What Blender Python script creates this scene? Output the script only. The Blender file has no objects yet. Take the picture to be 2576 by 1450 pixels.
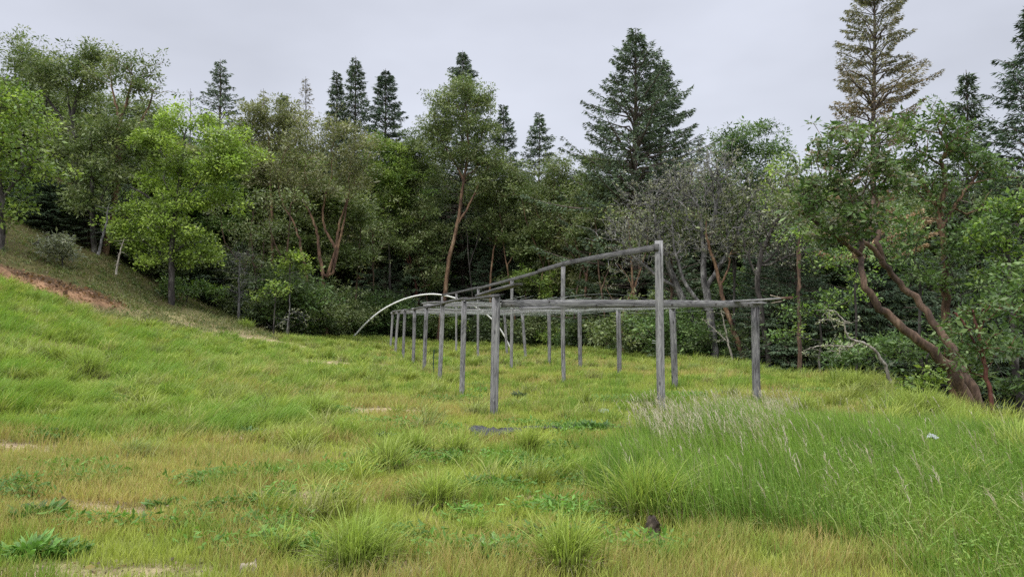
import bpy, math, random
import numpy as np
from mathutils import Vector, Matrix

rng = np.random.default_rng(11)
random.seed(5)
SC = bpy.context.scene

# ------------------------------------------------------------------ camera
F = 1850.0; CX = 1288.0; CY = 725.0; CAMZ = 1.57
PITCH = math.atan(88 / F)
cam = bpy.data.cameras.new('camera')
cam.sensor_width = 36.0; cam.lens = 36.0 * F / 2576.0
cam.clip_start = 0.05; cam.clip_end = 2000
camo = bpy.data.objects.new('camera', cam)
camo.location = (0, 0, CAMZ)
camo.rotation_euler = (math.pi / 2 + PITCH, 0, 0)
SC.collection.objects.link(camo); SC.camera = camo

# ------------------------------------------------------------------ sky and sun (overcast)
SUN_EL, SUN_AZ = math.radians(50), math.radians(215)      # azimuth clockwise from +Y
w = bpy.data.worlds.new('World'); SC.world = w; w.use_nodes = True
nt = w.node_tree; nt.nodes.clear(); L = nt.links.new
out = nt.nodes.new('ShaderNodeOutputWorld'); bg = nt.nodes.new('ShaderNodeBackground')
sky = nt.nodes.new('ShaderNodeTexSky'); sky.sky_type = 'NISHITA'; sky.sun_disc = False
sky.sun_elevation = SUN_EL; sky.sun_rotation = SUN_AZ
tc = nt.nodes.new('ShaderNodeTexCoord'); sep = nt.nodes.new('ShaderNodeSeparateXYZ')
L(tc.outputs['Generated'], sep.inputs[0])
ramp = nt.nodes.new('ShaderNodeValToRGB')          # cloud deck: brighter overhead than at the horizon
cr = ramp.color_ramp
cr.elements[0].position = 0.0; cr.elements[0].color = (0.72, 0.755, 0.84, 1)
cr.elements[1].position = 1.0; cr.elements[1].color = (1, 1, 1, 1)
e = cr.elements.new(0.40); e.color = (0.67, 0.70, 0.80, 1)
L(sep.outputs['Z'], ramp.inputs[0])
gain = nt.nodes.new('ShaderNodeMapRange'); gain.inputs['From Min'].default_value = 0.42
gain.inputs['From Max'].default_value = 0.85; gain.inputs['To Min'].default_value = 1.0
gain.inputs['To Max'].default_value = 3.3; gain.interpolation_type = 'SMOOTHSTEP'
L(sep.outputs['Z'], gain.inputs['Value'])
nz = nt.nodes.new('ShaderNodeTexNoise'); nz.inputs['Scale'].default_value = 2.2
nz.inputs['Detail'].default_value = 4; nz.inputs['Roughness'].default_value = 0.5
mp = nt.nodes.new('ShaderNodeMapping'); mp.inputs['Scale'].default_value = (1, 1, 2.4)
L(tc.outputs['Generated'], mp.inputs[0]); L(mp.outputs[0], nz.inputs['Vector'])
nr = nt.nodes.new('ShaderNodeMapRange'); nr.inputs['From Min'].default_value = 0.3; nr.inputs['From Max'].default_value = 0.7
nr.inputs['To Min'].default_value = 0.86; nr.inputs['To Max'].default_value = 1.12
L(nz.outputs['Fac'], nr.inputs['Value'])
m1 = nt.nodes.new('ShaderNodeMath'); m1.operation = 'MULTIPLY'
L(gain.outputs[0], m1.inputs[0]); L(nr.outputs[0], m1.inputs[1])
vm = nt.nodes.new('ShaderNodeVectorMath'); vm.operation = 'SCALE'
L(ramp.outputs[0], vm.inputs[0]); L(m1.outputs[0], vm.inputs['Scale'])
sk = nt.nodes.new('ShaderNodeVectorMath'); sk.operation = 'SCALE'; sk.inputs['Scale'].default_value = 0.1
L(sky.outputs[0], sk.inputs[0])
mix = nt.nodes.new('ShaderNodeMix'); mix.data_type = 'RGBA'; mix.inputs['Factor'].default_value = 0.93
L(sk.outputs[0], mix.inputs['A']); L(vm.outputs[0], mix.inputs['B'])
L(mix.outputs['Result'], bg.inputs['Color']); bg.inputs['Strength'].default_value = 1.0
L(bg.outputs[0], out.inputs[0])

sl = bpy.data.lights.new('sun', 'SUN'); sl.energy = 1.5; sl.angle = math.radians(14); sl.color = (1.0, 0.96, 0.9)
so = bpy.data.objects.new('sun', sl); SC.collection.objects.link(so)
sd = Vector((math.sin(SUN_AZ) * math.cos(SUN_EL), math.cos(SUN_AZ) * math.cos(SUN_EL), math.sin(SUN_EL)))
so.rotation_euler = (-sd).to_track_quat('-Z', 'Y').to_euler()

SC.view_settings.view_transform = 'Standard'; SC.view_settings.look = 'None'
SC.view_settings.exposure = 0.08; SC.view_settings.gamma = 1.0
cy = SC.cycles
cy.max_bounces = 5; cy.diffuse_bounces = 3; cy.glossy_bounces = 2; cy.transmission_bounces = 3
cy.transparent_max_bounces = 4; cy.use_denoising = False
cy.caustics_reflective = False; cy.caustics_refractive = False

# ------------------------------------------------------------------ pixel -> world
cp, sp = math.cos(PITCH), math.sin(PITCH)
def P(px, py, D):
    a = (px - CX) / F; b = (CY - py) / F
    d = np.array([a, cp - b * sp, sp + b * cp])
    return np.array([0, 0, CAMZ]) + d * (D / d[1])

# ------------------------------------------------------------------ value noise
_perm = np.random.default_rng(3).random((256, 256))
def vnoise(x, y):
    xi = np.floor(x).astype(int); yi = np.floor(y).astype(int)
    fx = x - xi; fy = y - yi; fx = fx * fx * (3 - 2 * fx); fy = fy * fy * (3 - 2 * fy)
    g = lambda a, b: _perm[a & 255, b & 255]
    return (g(xi, yi) * (1 - fx) + g(xi + 1, yi) * fx) * (1 - fy) + (g(xi, yi + 1) * (1 - fx) + g(xi + 1, yi + 1) * fx) * fy
def fbm(x, y, s=1.0, o=4, off=0.0):
    x = np.asarray(x, float) / s + off * 17.3; y = np.asarray(y, float) / s + off * 9.1
    r = 0; a = 0.5; t = 0
    for k in range(o):
        r = r + a * vnoise(x, y); t += a; x = x * 2.03 + 5.2; y = y * 2.03 + 1.7; a *= 0.5
    return r / t
def sstep(a, b, x):
    t = np.clip((x - a) / (b - a), 0, 1); return t * t * (3 - 2 * t)

# ------------------------------------------------------------------ terrain
COLS = [(-700, [(4, 0), (10, .8), (15, 1.8), (20, 3.0), (24, 4.6), (25, 5.6), (35, 9), (60, 17), (200, 40)]),
        (0,    [(4, 0), (10, .2), (15, .9), (20, 1.8), (24, 2.72), (26, 2.98), (26.8, 3.0), (27.6, 3.72), (35, 6.4), (45, 10), (70, 18), (200, 40)]),
        (120,  [(4, 0), (10, .15), (15, .7), (20, 1.45), (24, 2.25), (26, 2.5), (27.4, 2.6), (28.3, 3.28), (36, 5.7), (45, 9), (70, 16.5), (200, 40)]),
        (250,  [(4, 0), (10, .1), (15, .5), (20, 1.1), (24, 1.62), (26, 1.85), (28, 2.15), (29.2, 2.74), (36, 4.7), (45, 7.6), (70, 15), (200, 38)]),
        (400,  [(4, 0), (10, .03), (15, .28), (20, .72), (24, 1.1), (27, 1.4), (31, 1.75), (34, 2.3), (40, 3.6), (45, 4.8), (70, 11), (200, 30)]),
        (520,  [(4, 0), (10, 0), (15, .12), (20, .4), (24, .68), (28, .98), (33, 1.5), (36, 1.9), (45, 3.0), (70, 7.5), (200, 24)]),
        (700,  [(4, 0), (10, 0), (15, 0), (20, .15), (28, .45), (32, .75), (38, .95), (45, 1.1), (70, 4), (200, 16)]),
        (900,  [(4, 0), (15, 0), (25, .1), (35, .3), (45, .58), (52, .5), (70, 1.5), (200, 10)]),
        (1150, [(4, 0), (30, 0), (40, .05), (50, .15), (60, 0), (70, .3), (200, 8)]),
        (1500, [(4, 0), (30, 0), (40, -.05), (48, -.4), (60, -1), (200, 6)]),
        (1800, [(4, 0), (28, 0), (32, -.2), (40, -1.2), (60, -2), (200, 5)]),
        (2200, [(4, 0), (18, 0), (21, -.2), (28, -1.2), (60, -2.5), (200, 5)]),
        (2400, [(4, 0), (13.6, 0), (16, -.25), (24, -1.6), (60, -2.5), (200, 5)]),
        (2650, [(4, 0), (9.5, 0), (12, -.3), (22, -1.8), (60, -3), (200, 5)]),
        (3200, [(4, 0), (7.5, 0), (10, -.3), (22, -1.8), (60, -3), (200, 5)])]
_cu = np.array([(c[0] - CX) / F for c in COLS])
def H(x, y):
    x = np.asarray(x, float); y = np.asarray(y, float)
    D = np.maximum(y, 4.0)
    u = np.clip(x / D, _cu[0], _cu[-1])
    zs = np.stack([np.interp(D, [p[0] for p in c[1]], [p[1] for p in c[1]]) for c in COLS])
    k = np.clip(np.searchsorted(_cu, u) - 1, 0, len(COLS) - 2)
    t = (u - _cu[k]) / (_cu[k + 1] - _cu[k])
    z0 = np.take_along_axis(zs, k[None], 0)[0] if k.ndim else zs[k]
    z1 = np.take_along_axis(zs, (k + 1)[None], 0)[0] if k.ndim else zs[k + 1]
    z = z0 * (1 - t) + z1 * t
    z = z + (fbm(x, y, 2.2, 3, 2) - .5) * .12 * sstep(3, 8, D) + (fbm(x, y, .5, 2, 3) - .5) * .03
    return z
def G(px, py):
    """world ground point seen at a pixel"""
    a = (px - CX) / F; b = (CY - py) / F
    d = np.array([a, cp - b * sp, sp + b * cp]); d = d / d[1]
    D = 3.5
    while D < 90:
        q = np.array([0, 0, CAMZ]) + d * D
        if q[2] <= float(H(q[0], q[1])): break
        D += .03
    q[2] = float(H(q[0], q[1])); return q
def D0(px, D):
    x = (px - CX) / F * D / cp
    return np.array([x, D, float(H(x, D))])
_ex = [-700, 0, 120, 250, 400, 500, 700, 900, 1100, 1300, 1500, 1700, 1900, 2200, 2400, 2576, 3200]
_ey = [24, 26.2, 26.5, 25.5, 27, 28.5, 34, 47, 51, 50, 42, 32, 28.5, 18.6, 13.4, 10.8, 8]
def edgeD(x, y):
    px = CX + F * x / np.maximum(y, 4) * cp
    return np.interp(px, _ex, _ey), px

# ------------------------------------------------------------------ object helpers
def tag(o, label=None, cat=None, group=None, kind=None):
    if label: o['label'] = label
    if cat: o['category'] = cat
    if group: o['group'] = group
    if kind: o['kind'] = kind
    return o
def link(o, parent=None):
    SC.collection.objects.link(o)
    if parent is not None: o.parent = parent
    return o
def empty(name, loc):
    o = bpy.data.objects.new(name, None); o.location = loc; o.empty_display_size = .3
    return link(o)
def build(name, V, quads=None, tris=None, mat=None, col=None, parent=None, smooth=False):
    V = np.ascontiguousarray(V, dtype=np.float32)
    nq = 0 if quads is None else len(quads); ntr = 0 if tris is None else len(tris)
    me = bpy.data.meshes.new(name)
    me.vertices.add(len(V)); me.vertices.foreach_set('co', V.ravel())
    idx = []; starts = []
    if nq: idx.append(np.asarray(quads, np.int32).ravel())
    if ntr: idx.append(np.asarray(tris, np.int32).ravel())
    idx = np.concatenate(idx)
    st = np.concatenate([np.arange(nq) * 4, nq * 4 + np.arange(ntr) * 3]).astype(np.int32)
    me.loops.add(len(idx)); me.loops.foreach_set('vertex_index', idx)
    me.polygons.add(nq + ntr); me.polygons.foreach_set('loop_start', st)
    if smooth: me.polygons.foreach_set('use_smooth', np.ones(nq + ntr, bool))
    if col is not None:
        at = me.color_attributes.new('Col', 'FLOAT_COLOR', 'POINT')
        c = np.ones((len(V), 4), np.float32); c[:, :3] = col
        at.data.foreach_set('color', c.ravel())
    me.update(calc_edges=True)
    if mat: me.materials.append(mat)
    return link(bpy.data.objects.new(name, me), parent)

# ------------------------------------------------------------------ materials
def newmat(name):
    m = bpy.data.materials.new(name); m.use_nodes = True
    n = m.node_tree; n.nodes.clear()
    o = n.nodes.new('ShaderNodeOutputMaterial'); return m, n, o
def mat_leaf(name, transl=0.3, rough=0.55, spec=0.25, var=0.25):
    m, n, o = newmat(name); l = n.links.new
    a = n.nodes.new('ShaderNodeAttribute'); a.attribute_name = 'Col'
    oi = n.nodes.new('ShaderNodeObjectInfo')
    mr = n.nodes.new('ShaderNodeMapRange'); mr.inputs['To Min'].default_value = 1 - var; mr.inputs['To Max'].default_value = 1 + var
    l(oi.outputs['Random'], mr.inputs['Value'])
    sc_ = n.nodes.new('ShaderNodeVectorMath'); sc_.operation = 'SCALE'
    l(a.outputs['Color'], sc_.inputs[0]); l(mr.outputs[0], sc_.inputs['Scale'])
    b = n.nodes.new('ShaderNodeBsdfPrincipled'); b.inputs['Roughness'].default_value = rough
    b.inputs['Specular IOR Level'].default_value = spec
    t = n.nodes.new('ShaderNodeBsdfTranslucent'); mx = n.nodes.new('ShaderNodeMixShader'); mx.inputs[0].default_value = transl
    l(sc_.outputs[0], b.inputs['Base Color'])
    hs = n.nodes.new('ShaderNodeVectorMath'); hs.operation = 'MULTIPLY'; hs.inputs[1].default_value = (1.15, 1.25, .7)
    l(sc_.outputs[0], hs.inputs[0]); l(hs.outputs[0], t.inputs['Color'])
    l(b.outputs[0], mx.inputs[1]); l(t.outputs[0], mx.inputs[2]); l(mx.outputs[0], o.inputs[0])
    return m
def mat_noise(name, stops, scale=(1, 1, 1), nscale=3.0, detail=6, rough=.9, bump=.0, bscale=20., coord='Object', spec=.2):
    m, n, o = newmat(name); l = n.links.new
    tcn = n.nodes.new('ShaderNodeTexCoord'); mpn = n.nodes.new('ShaderNodeMapping'); mpn.inputs['Scale'].default_value = scale
    oi = n.nodes.new('ShaderNodeObjectInfo'); ad = n.nodes.new('ShaderNodeVectorMath'); ad.operation = 'ADD'
    ms = n.nodes.new('ShaderNodeVectorMath'); ms.operation = 'SCALE'; ms.inputs[0].default_value = (37, 19, 53)
    l(oi.outputs['Random'], ms.inputs['Scale'])
    l(tcn.outputs[coord], mpn.inputs[0]); l(mpn.outputs[0], ad.inputs[0]); l(ms.outputs[0], ad.inputs[1])
    no = n.nodes.new('ShaderNodeTexNoise'); no.inputs['Scale'].default_value = nscale; no.inputs['Detail'].default_value = detail
    no.inputs['Roughness'].default_value = .6
    l(ad.outputs[0], no.inputs['Vector'])
    r = n.nodes.new('ShaderNodeValToRGB'); r.color_ramp.elements[0].position = stops[0][0]; r.color_ramp.elements[0].color = (*stops[0][1], 1)
    r.color_ramp.elements[1].position = stops[-1][0]; r.color_ramp.elements[1].color = (*stops[-1][1], 1)
    for p_, c_ in stops[1:-1]:
        e_ = r.color_ramp.elements.new(p_); e_.color = (*c_, 1)
    l(no.outputs['Fac'], r.inputs[0])
    b = n.nodes.new('ShaderNodeBsdfPrincipled'); b.inputs['Roughness'].default_value = rough; b.inputs['Specular IOR Level'].default_value = spec
    l(r.outputs[0], b.inputs['Base Color'])
    if bump:
        n2 = n.nodes.new('ShaderNodeTexNoise'); n2.inputs['Scale'].default_value = bscale; n2.inputs['Detail'].default_value = 4
        l(ad.outputs[0], n2.inputs['Vector'])
        fr = n.nodes.new('ShaderNodeMapRange'); fr.inputs['From Min'].default_value = .35; fr.inputs['From Max'].default_value = .65
        fr.inputs['To Min'].default_value = .55; fr.inputs['To Max'].default_value = 1.3; l(n2.outputs['Fac'], fr.inputs['Value'])
        fs = n.nodes.new('ShaderNodeVectorMath'); fs.operation = 'SCALE'; l(r.outputs[0], fs.inputs[0]); l(fr.outputs[0], fs.inputs['Scale']); l(fs.outputs[0], b.inputs['Base Color'])
        bp = n.nodes.new('ShaderNodeBump'); bp.inputs['Strength'].default_value = bump; bp.inputs['Distance'].default_value = .02
        l(n2.outputs['Fac'], bp.inputs['Height']); l(bp.outputs[0], b.inputs['Normal'])
    l(b.outputs[0], o.inputs[0])
    return m

M_LEAF = mat_leaf('broadleaf_foliage', .3, .42, .35, .12)
M_NEEDLE = mat_leaf('needle_foliage', .12, .6, .2, .12)
M_GRASS = mat_leaf('grass_blades', .35, .5, .25, .0)
M_BARK_M = mat_noise('madrone_bark', [(.30, (.05, .032, .026)), (.44, (.115, .07, .05)), (.56, (.21, .13, .08)), (.64, (.28, .195, .125)), (.72, (.19, .165, .135))], (1, 1, .3), 3.2, 9, .8, .6)
M_BARK_B = mat_noise('brown_madrone_bark', [(.30, (.04, .028, .024)), (.44, (.08, .055, .043)), (.56, (.13, .085, .06)), (.64, (.19, .13, .09)), (.72, (.15, .13, .115))], (1, 1, .3), 3.2, 9, .85, .6)
M_BARK_R = mat_noise('madrone_red_bark', [(.3, (.06, .03, .028)), (.55, (.15, .06, .045)), (.75, (.22, .13, .1))], (1, 1, .3), 3, 6, .85, .5)
M_BARK_D = mat_noise('dark_oak_bark', [(.3, (.03, .027, .025)), (.55, (.07, .062, .058)), (.72, (.20, .19, .17))], (1, 1, .3), 4, 6, .9, .5)
M_BARK_G = mat_noise('grey_bark', [(.3, (.045, .043, .043)), (.5, (.14, .135, .135)), (.7, (.34, .33, .32))], (1, 1, .5), 4, 6, .9, .4)
M_BARK_F = mat_noise('fir_bark', [(.3, (.06, .05, .042)), (.6, (.15, .12, .10)), (.75, (.22, .19, .16))], (1, 1, .25), 6, 5, .9, .4)
M_DEADWOOD = mat_noise('bleached_wood', [(.3, (.18, .155, .13)), (.6, (.38, .35, .30)), (.75, (.5, .47, .42))], (1, 1, .3), 6, 5, .85, .3)

def mat_timber(name, dark=1.0, warm=0.0):
    m, n, o = newmat(name); l = n.links.new
    tcn = n.nodes.new('ShaderNodeTexCoord')
    oi = n.nodes.new('ShaderNodeObjectInfo'); ms = n.nodes.new('ShaderNodeVectorMath'); ms.operation = 'SCALE'; ms.inputs[0].default_value = (31, 17, 23)
    l(oi.outputs['Random'], ms.inputs['Scale'])
    ad = n.nodes.new('ShaderNodeVectorMath'); ad.operation = 'ADD'; l(tcn.outputs['Object'], ad.inputs[0]); l(ms.outputs[0], ad.inputs[1])
    # warp, then distorted growth rings that read as cathedral grain
    mp0 = n.nodes.new('ShaderNodeMapping'); mp0.inputs['Scale'].default_value = (6, 6, 1.1)
    l(ad.outputs[0], mp0.inputs[0])
    nw = n.nodes.new('ShaderNodeTexNoise'); nw.inputs['Scale'].default_value = 1.0; nw.inputs['Detail'].default_value = 2
    l(mp0.outputs[0], nw.inputs['Vector'])
    wv = n.nodes.new('ShaderNodeMath'); wv.operation = 'MULTIPLY'; wv.inputs[1].default_value = 85
    l(nw.outputs['Fac'], wv.inputs[0])
    sn = n.nodes.new('ShaderNodeMath'); sn.operation = 'SINE'; l(wv.outputs[0], sn.inputs[0])
    mp1 = n.nodes.new('ShaderNodeMapping'); mp1.inputs['Scale'].default_value = (90, 90, 1.6)
    l(ad.outputs[0], mp1.inputs[0])
    nf = n.nodes.new('ShaderNodeTexNoise'); nf.inputs['Scale'].default_value = 1.0; nf.inputs['Detail'].default_value = 5
    l(mp1.outputs[0], nf.inputs['Vector'])
    nb = n.nodes.new('ShaderNodeTexNoise'); nb.inputs['Scale'].default_value = 2.5; nb.inputs['Detail'].default_value = 5
    l(ad.outputs[0], nb.inputs['Vector'])
    a1 = n.nodes.new('ShaderNodeMath'); a1.operation = 'MULTIPLY_ADD'; a1.inputs[1].default_value = .09
    l(sn.outputs[0], a1.inputs[0]); l(nf.outputs['Fac'], a1.inputs[2])
    a2 = n.nodes.new('ShaderNodeMath'); a2.operation = 'MULTIPLY_ADD'; a2.inputs[1].default_value = .45
    l(nb.outputs['Fac'], a2.inputs[0]); l(a1.outputs[0], a2.inputs[2])
    a3 = n.nodes.new('ShaderNodeMath'); a3.operation = 'MULTIPLY_ADD'; a3.inputs[1].default_value = .14
    l(oi.outputs['Random'], a3.inputs[0]); l(a2.outputs[0], a3.inputs[2])
    r = n.nodes.new('ShaderNodeValToRGB'); e = r.color_ramp.elements
    k = dark
    e[0].position = .48; e[0].color = (.055 * k, .052 * k, .055 * k, 1)
    e[1].position = 1.02; e[1].color = (.33 * k, .325 * k, .32 * k, 1)
    x = e.new(.66); x.color = (.14 * k, .137 * k, .142 * k, 1)
    x = e.new(.82); x.color = (.215 * k, .21 * k, .213 * k, 1)
    l(a3.outputs[0], r.inputs[0])
    # knots
    mp2 = n.nodes.new('ShaderNodeMapping'); mp2.inputs['Scale'].default_value = (4, 4, 1.5)
    l(ad.outputs[0], mp2.inputs[0])
    vo = n.nodes.new('ShaderNodeTexVoronoi'); vo.inputs['Scale'].default_value = 1.3
    l(mp2.outputs[0], vo.inputs['Vector'])
    kr = n.nodes.new('ShaderNodeMapRange'); kr.inputs['From Min'].default_value = .05; kr.inputs['From Max'].default_value = .12
    kr.inputs['To Min'].default_value = .25; kr.inputs['To Max'].default_value = 1
    l(vo.outputs['Distance'], kr.inputs['Value'])
    mu = n.nodes.new('ShaderNodeVectorMath'); mu.operation = 'SCALE'; l(r.outputs[0], mu.inputs[0]); l(kr.outputs[0], mu.inputs['Scale'])
    mp3 = n.nodes.new('ShaderNodeMapping'); mp3.inputs['Scale'].default_value = (34, 34, .9); l(ad.outputs[0], mp3.inputs[0])
    nc = n.nodes.new('ShaderNodeTexNoise'); nc.inputs['Scale'].default_value = 1; nc.inputs['Detail'].default_value = 3; l(mp3.outputs[0], nc.inputs['Vector'])
    ck = n.nodes.new('ShaderNodeMapRange'); ck.inputs['From Min'].default_value = .33; ck.inputs['From Max'].default_value = .39; ck.inputs['To Min'].default_value = .3; ck.inputs['To Max'].default_value = 1
    l(nc.outputs['Fac'], ck.inputs['Value'])
    mv = n.nodes.new('ShaderNodeVectorMath'); mv.operation = 'SCALE'; l(mu.outputs[0], mv.inputs[0]); l(ck.outputs[0], mv.inputs['Scale']); mu = mv
    b = n.nodes.new('ShaderNodeBsdfPrincipled'); b.inputs['Roughness'].default_value = .85; b.inputs['Specular IOR Level'].default_value = .2
    l(mu.outputs[0], b.inputs['Base Color'])
    bp = n.nodes.new('ShaderNodeBump'); bp.inputs['Strength'].default_value = .5; bp.inputs['Distance'].default_value = .004
    l(a1.outputs[0], bp.inputs['Height']); l(bp.outputs[0], b.inputs['Normal']); l(b.outputs[0], o.inputs[0])
    return m
M_TIMBER = mat_timber('weathered_timber', 1.0)
M_TIMBER_D = mat_timber('dark_weathered_timber', .55)
M_WIRE = mat_noise('galvanised_wire', [(.3, (.22, .25, .24)), (.7, (.42, .44, .42))], nscale=2, rough=.5, spec=.4)
M_PVC = mat_noise('white_pipe', [(.3, (.68, .69, .66)), (.7, (.84, .84, .81))], nscale=1.5, rough=.45, spec=.4)
M_LITTER = mat_noise('white_scraps', [(.3, (.2, .22, .24)), (.7, (.5, .52, .54))], nscale=30, rough=.5)
M_PLASTIC = mat_noise('pale_green_plastic', [(.3, (.12, .18, .11)), (.7, (.24, .30, .20))], nscale=14, rough=.4, spec=.4)
M_FABRIC = mat_noise('black_weed_cloth', [(.3, (.02, .02, .025)), (.7, (.07, .07, .085))], nscale=18, rough=.8)
M_HOSE = mat_noise('dark_hose', [(.3, (.012, .03, .035)), (.7, (.03, .055, .06))], nscale=9, rough=.5)
M_STUMP = mat_noise('rotten_stump', [(.3, (.02, .017, .015)), (.6, (.09, .07, .055)), (.75, (.25, .21, .17))], (1, 1, .6), 22, 6, .95, .8)
M_STONE = mat_noise('pale_stone', [(.3, (.25, .2, .15)), (.7, (.5, .43, .34))], nscale=12, rough=.9, bump=.5)
M_RUST = mat_noise('red_brown_wood', [(.3, (.05, .027, .022)), (.7, (.15, .08, .055))], (1, 1, .3), 12, rough=.8)

# ------------------------------------------------------------------ ground
BARE = [(700, 1243, .55, .22), (790, 1262, .5, .15), (270, 1285, .6, .13), (150, 1445, .7, .12), (985, 1030, .9, .5), (612, 1097, .45, .3),
        (1010, 1065, .6, .25), (10, 1120, .4, .2), (840, 915, 1.3, 1.6), (1345, 1260, .25, .2), (990, 1435, .35, .12), (160, 1272, .7, .10), (330, 1440, .6, .12),
        (650, 850, 1.6, 1.3), (480, 820, 1.5, .7), (800, 1480, .4, .1)]
BAREW = [(G(a, b), rx, ry) for a, b, rx, ry in BARE]
def bare(x, y):
    s = np.zeros_like(x)
    for q, rx, ry in BAREW:
        wob = 1 + 1.9 * (fbm(x, y, .30, 4, 7) - .5)
        s = np.maximum(s, 1 - sstep(.5, 1.15, np.sqrt(((x - q[0]) / rx) ** 2 + ((y - q[1]) / ry) ** 2) * wob))
    return s
def zones(x, y):
    eD, px = edgeD(x, y)
    wob = (fbm(x, y, 1.6, 3, 9) - .5) * 2.2
    grass = 1 - sstep(-.8, .8, y - eD + wob)
    # reddish cut bank: steep strip behind the grass crest at the left
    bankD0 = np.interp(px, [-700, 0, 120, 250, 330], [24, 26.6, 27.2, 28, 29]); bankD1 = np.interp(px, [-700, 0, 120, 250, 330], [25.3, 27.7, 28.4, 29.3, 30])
    bank = sstep(-.5, .1, y - bankD0) * (1 - sstep(-.1, .25, y - bankD1)) * (1 - sstep(250, 340, px + 50 * (fbm(x, y, .8, 3, 8) - .5)))
    # dry sloping shoulder between meadow and wood
    dryslope = (1 - grass) * (1 - sstep(0, 1.5, y - (eD + np.interp(px, [0, 120, 250, 400, 500, 640, 760, 800], [.5, 1, 2.6, 5, 8, 6, 3, 0])))) * (1 - sstep(780, 860, px)) * (1 - bank)
    return grass, bank, dryslope, px
def axis(lo, hi, fine_lo, fine_hi, fs, cs):
    a = list(np.arange(fine_lo, fine_hi + 1e-6, fs)); v = fine_lo; s = fs
    while v > lo: s = min(s * 1.15, cs); v -= s; a.insert(0, v)
    v = fine_hi; s = fs
    while v < hi: s = min(s * 1.15, cs); v += s; a.append(v)
    return np.array(a)
gx = axis(-600, 600, -22, 22, .16, 25); gy = axis(-120, 900, 3, 46, .16, 25)
XX, YY = np.meshgrid(gx, gy); X = XX.ravel(); Y = YY.ravel()
Z = H(X, Y)
gr, bk, dr, px_ = zones(X, Y)
Z = Z + bk * ((fbm(X, Y, .5, 4, 5) - .5) * .55 + (fbm(X, Y, .18, 2, 15) - .5) * .25) + dr * (fbm(X, Y, .9, 3, 6) - .5) * .18
nA = fbm(X, Y, .8, 5, 11)[:, None]; nB = fbm(X, Y, .25, 3, 12)[:, None]
c_soil = np.array([.17, .125, .065]) * (.65 + .7 * nA)
c_thatch = np.array([.17, .19, .055]) * (.6 + .7 * nB)
c_sand = np.array([.36, .28, .18]) * (.72 + .55 * nB)
c_bank = np.array([.25, .15, .088]) * (.25 + 1.5 * nA) * (.5 + 1.0 * nB)
c_litter = np.array([.075, .068, .028]) * (.45 + 1.1 * nA)
c_dry = np.array([.23, .20, .10]) * (.55 + .9 * nA)
col = c_litter.copy()
br = bare(X, Y)[:, None]
near_dry = (sstep(.42, .62, fbm(X, Y, 1.1, 4, 21)) * .7)[:, None]
cg = c_thatch * (1 - near_dry) + c_soil * near_dry
cg = cg * (1 - br) + c_sand * br
col = col * (1 - gr[:, None]) + cg * gr[:, None]
col = col * (1 - dr[:, None]) + (c_dry * (1 - .6 * br) + c_sand * .6 * br) * dr[:, None]
sandb = (sstep(-1.6, -.9, Y - np.interp(px_, [0, 120, 250, 330], [27.2, 27.8, 28.9, 29.6])) * bk)[:, None]
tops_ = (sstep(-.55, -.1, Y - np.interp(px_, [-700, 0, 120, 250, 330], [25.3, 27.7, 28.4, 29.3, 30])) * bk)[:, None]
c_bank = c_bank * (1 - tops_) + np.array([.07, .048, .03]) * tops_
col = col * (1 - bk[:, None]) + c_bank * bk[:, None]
nx, ny = len(gx), len(gy)
i = np.arange(ny - 1)[:, None] * nx + np.arange(nx - 1)[None]
Q = np.stack([i, i + 1, i + nx + 1, i + nx], -1).reshape(-1, 4)
def mat_ground():
    m, n, o = newmat('meadow_ground'); l = n.links.new
    a = n.nodes.new('ShaderNodeAttribute'); a.attribute_name = 'Col'
    tcn = n.nodes.new('ShaderNodeTexCoord')
    no = n.nodes.new('ShaderNodeTexNoise'); no.inputs['Scale'].default_value = 9; no.inputs['Detail'].default_value = 9; no.inputs['Roughness'].default_value = .7
    l(tcn.outputs['Object'], no.inputs['Vector'])
    mr = n.nodes.new('ShaderNodeMapRange'); mr.inputs['From Min'].default_value = .3; mr.inputs['From Max'].default_value = .7
    mr.inputs['To Min'].default_value = .45; mr.inputs['To Max'].default_value = 1.5
    l(no.outputs['Fac'], mr.inputs['Value'])
    sc_ = n.nodes.new('ShaderNodeVectorMath'); sc_.operation = 'SCALE'; l(a.outputs['Color'], sc_.inputs[0]); l(mr.outputs[0], sc_.inputs['Scale'])
    b = n.nodes.new('ShaderNodeBsdfPrincipled'); b.inputs['Roughness'].default_value = 1; b.inputs['Specular IOR Level'].default_value = .1
    l(sc_.outputs[0], b.inputs['Base Color'])
    bp = n.nodes.new('ShaderNodeBump'); bp.inputs['Strength'].default_value = .8; bp.inputs['Distance'].default_value = .06
    l(no.outputs['Fac'], bp.inputs['Height']); l(bp.outputs[0], b.inputs['Normal']); l(b.outputs[0], o.inputs[0])
    return m
tag(build('ground', np.stack([X, Y, Z], 1), Q, mat=mat_ground(), col=col, smooth=True), kind='structure')

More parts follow.
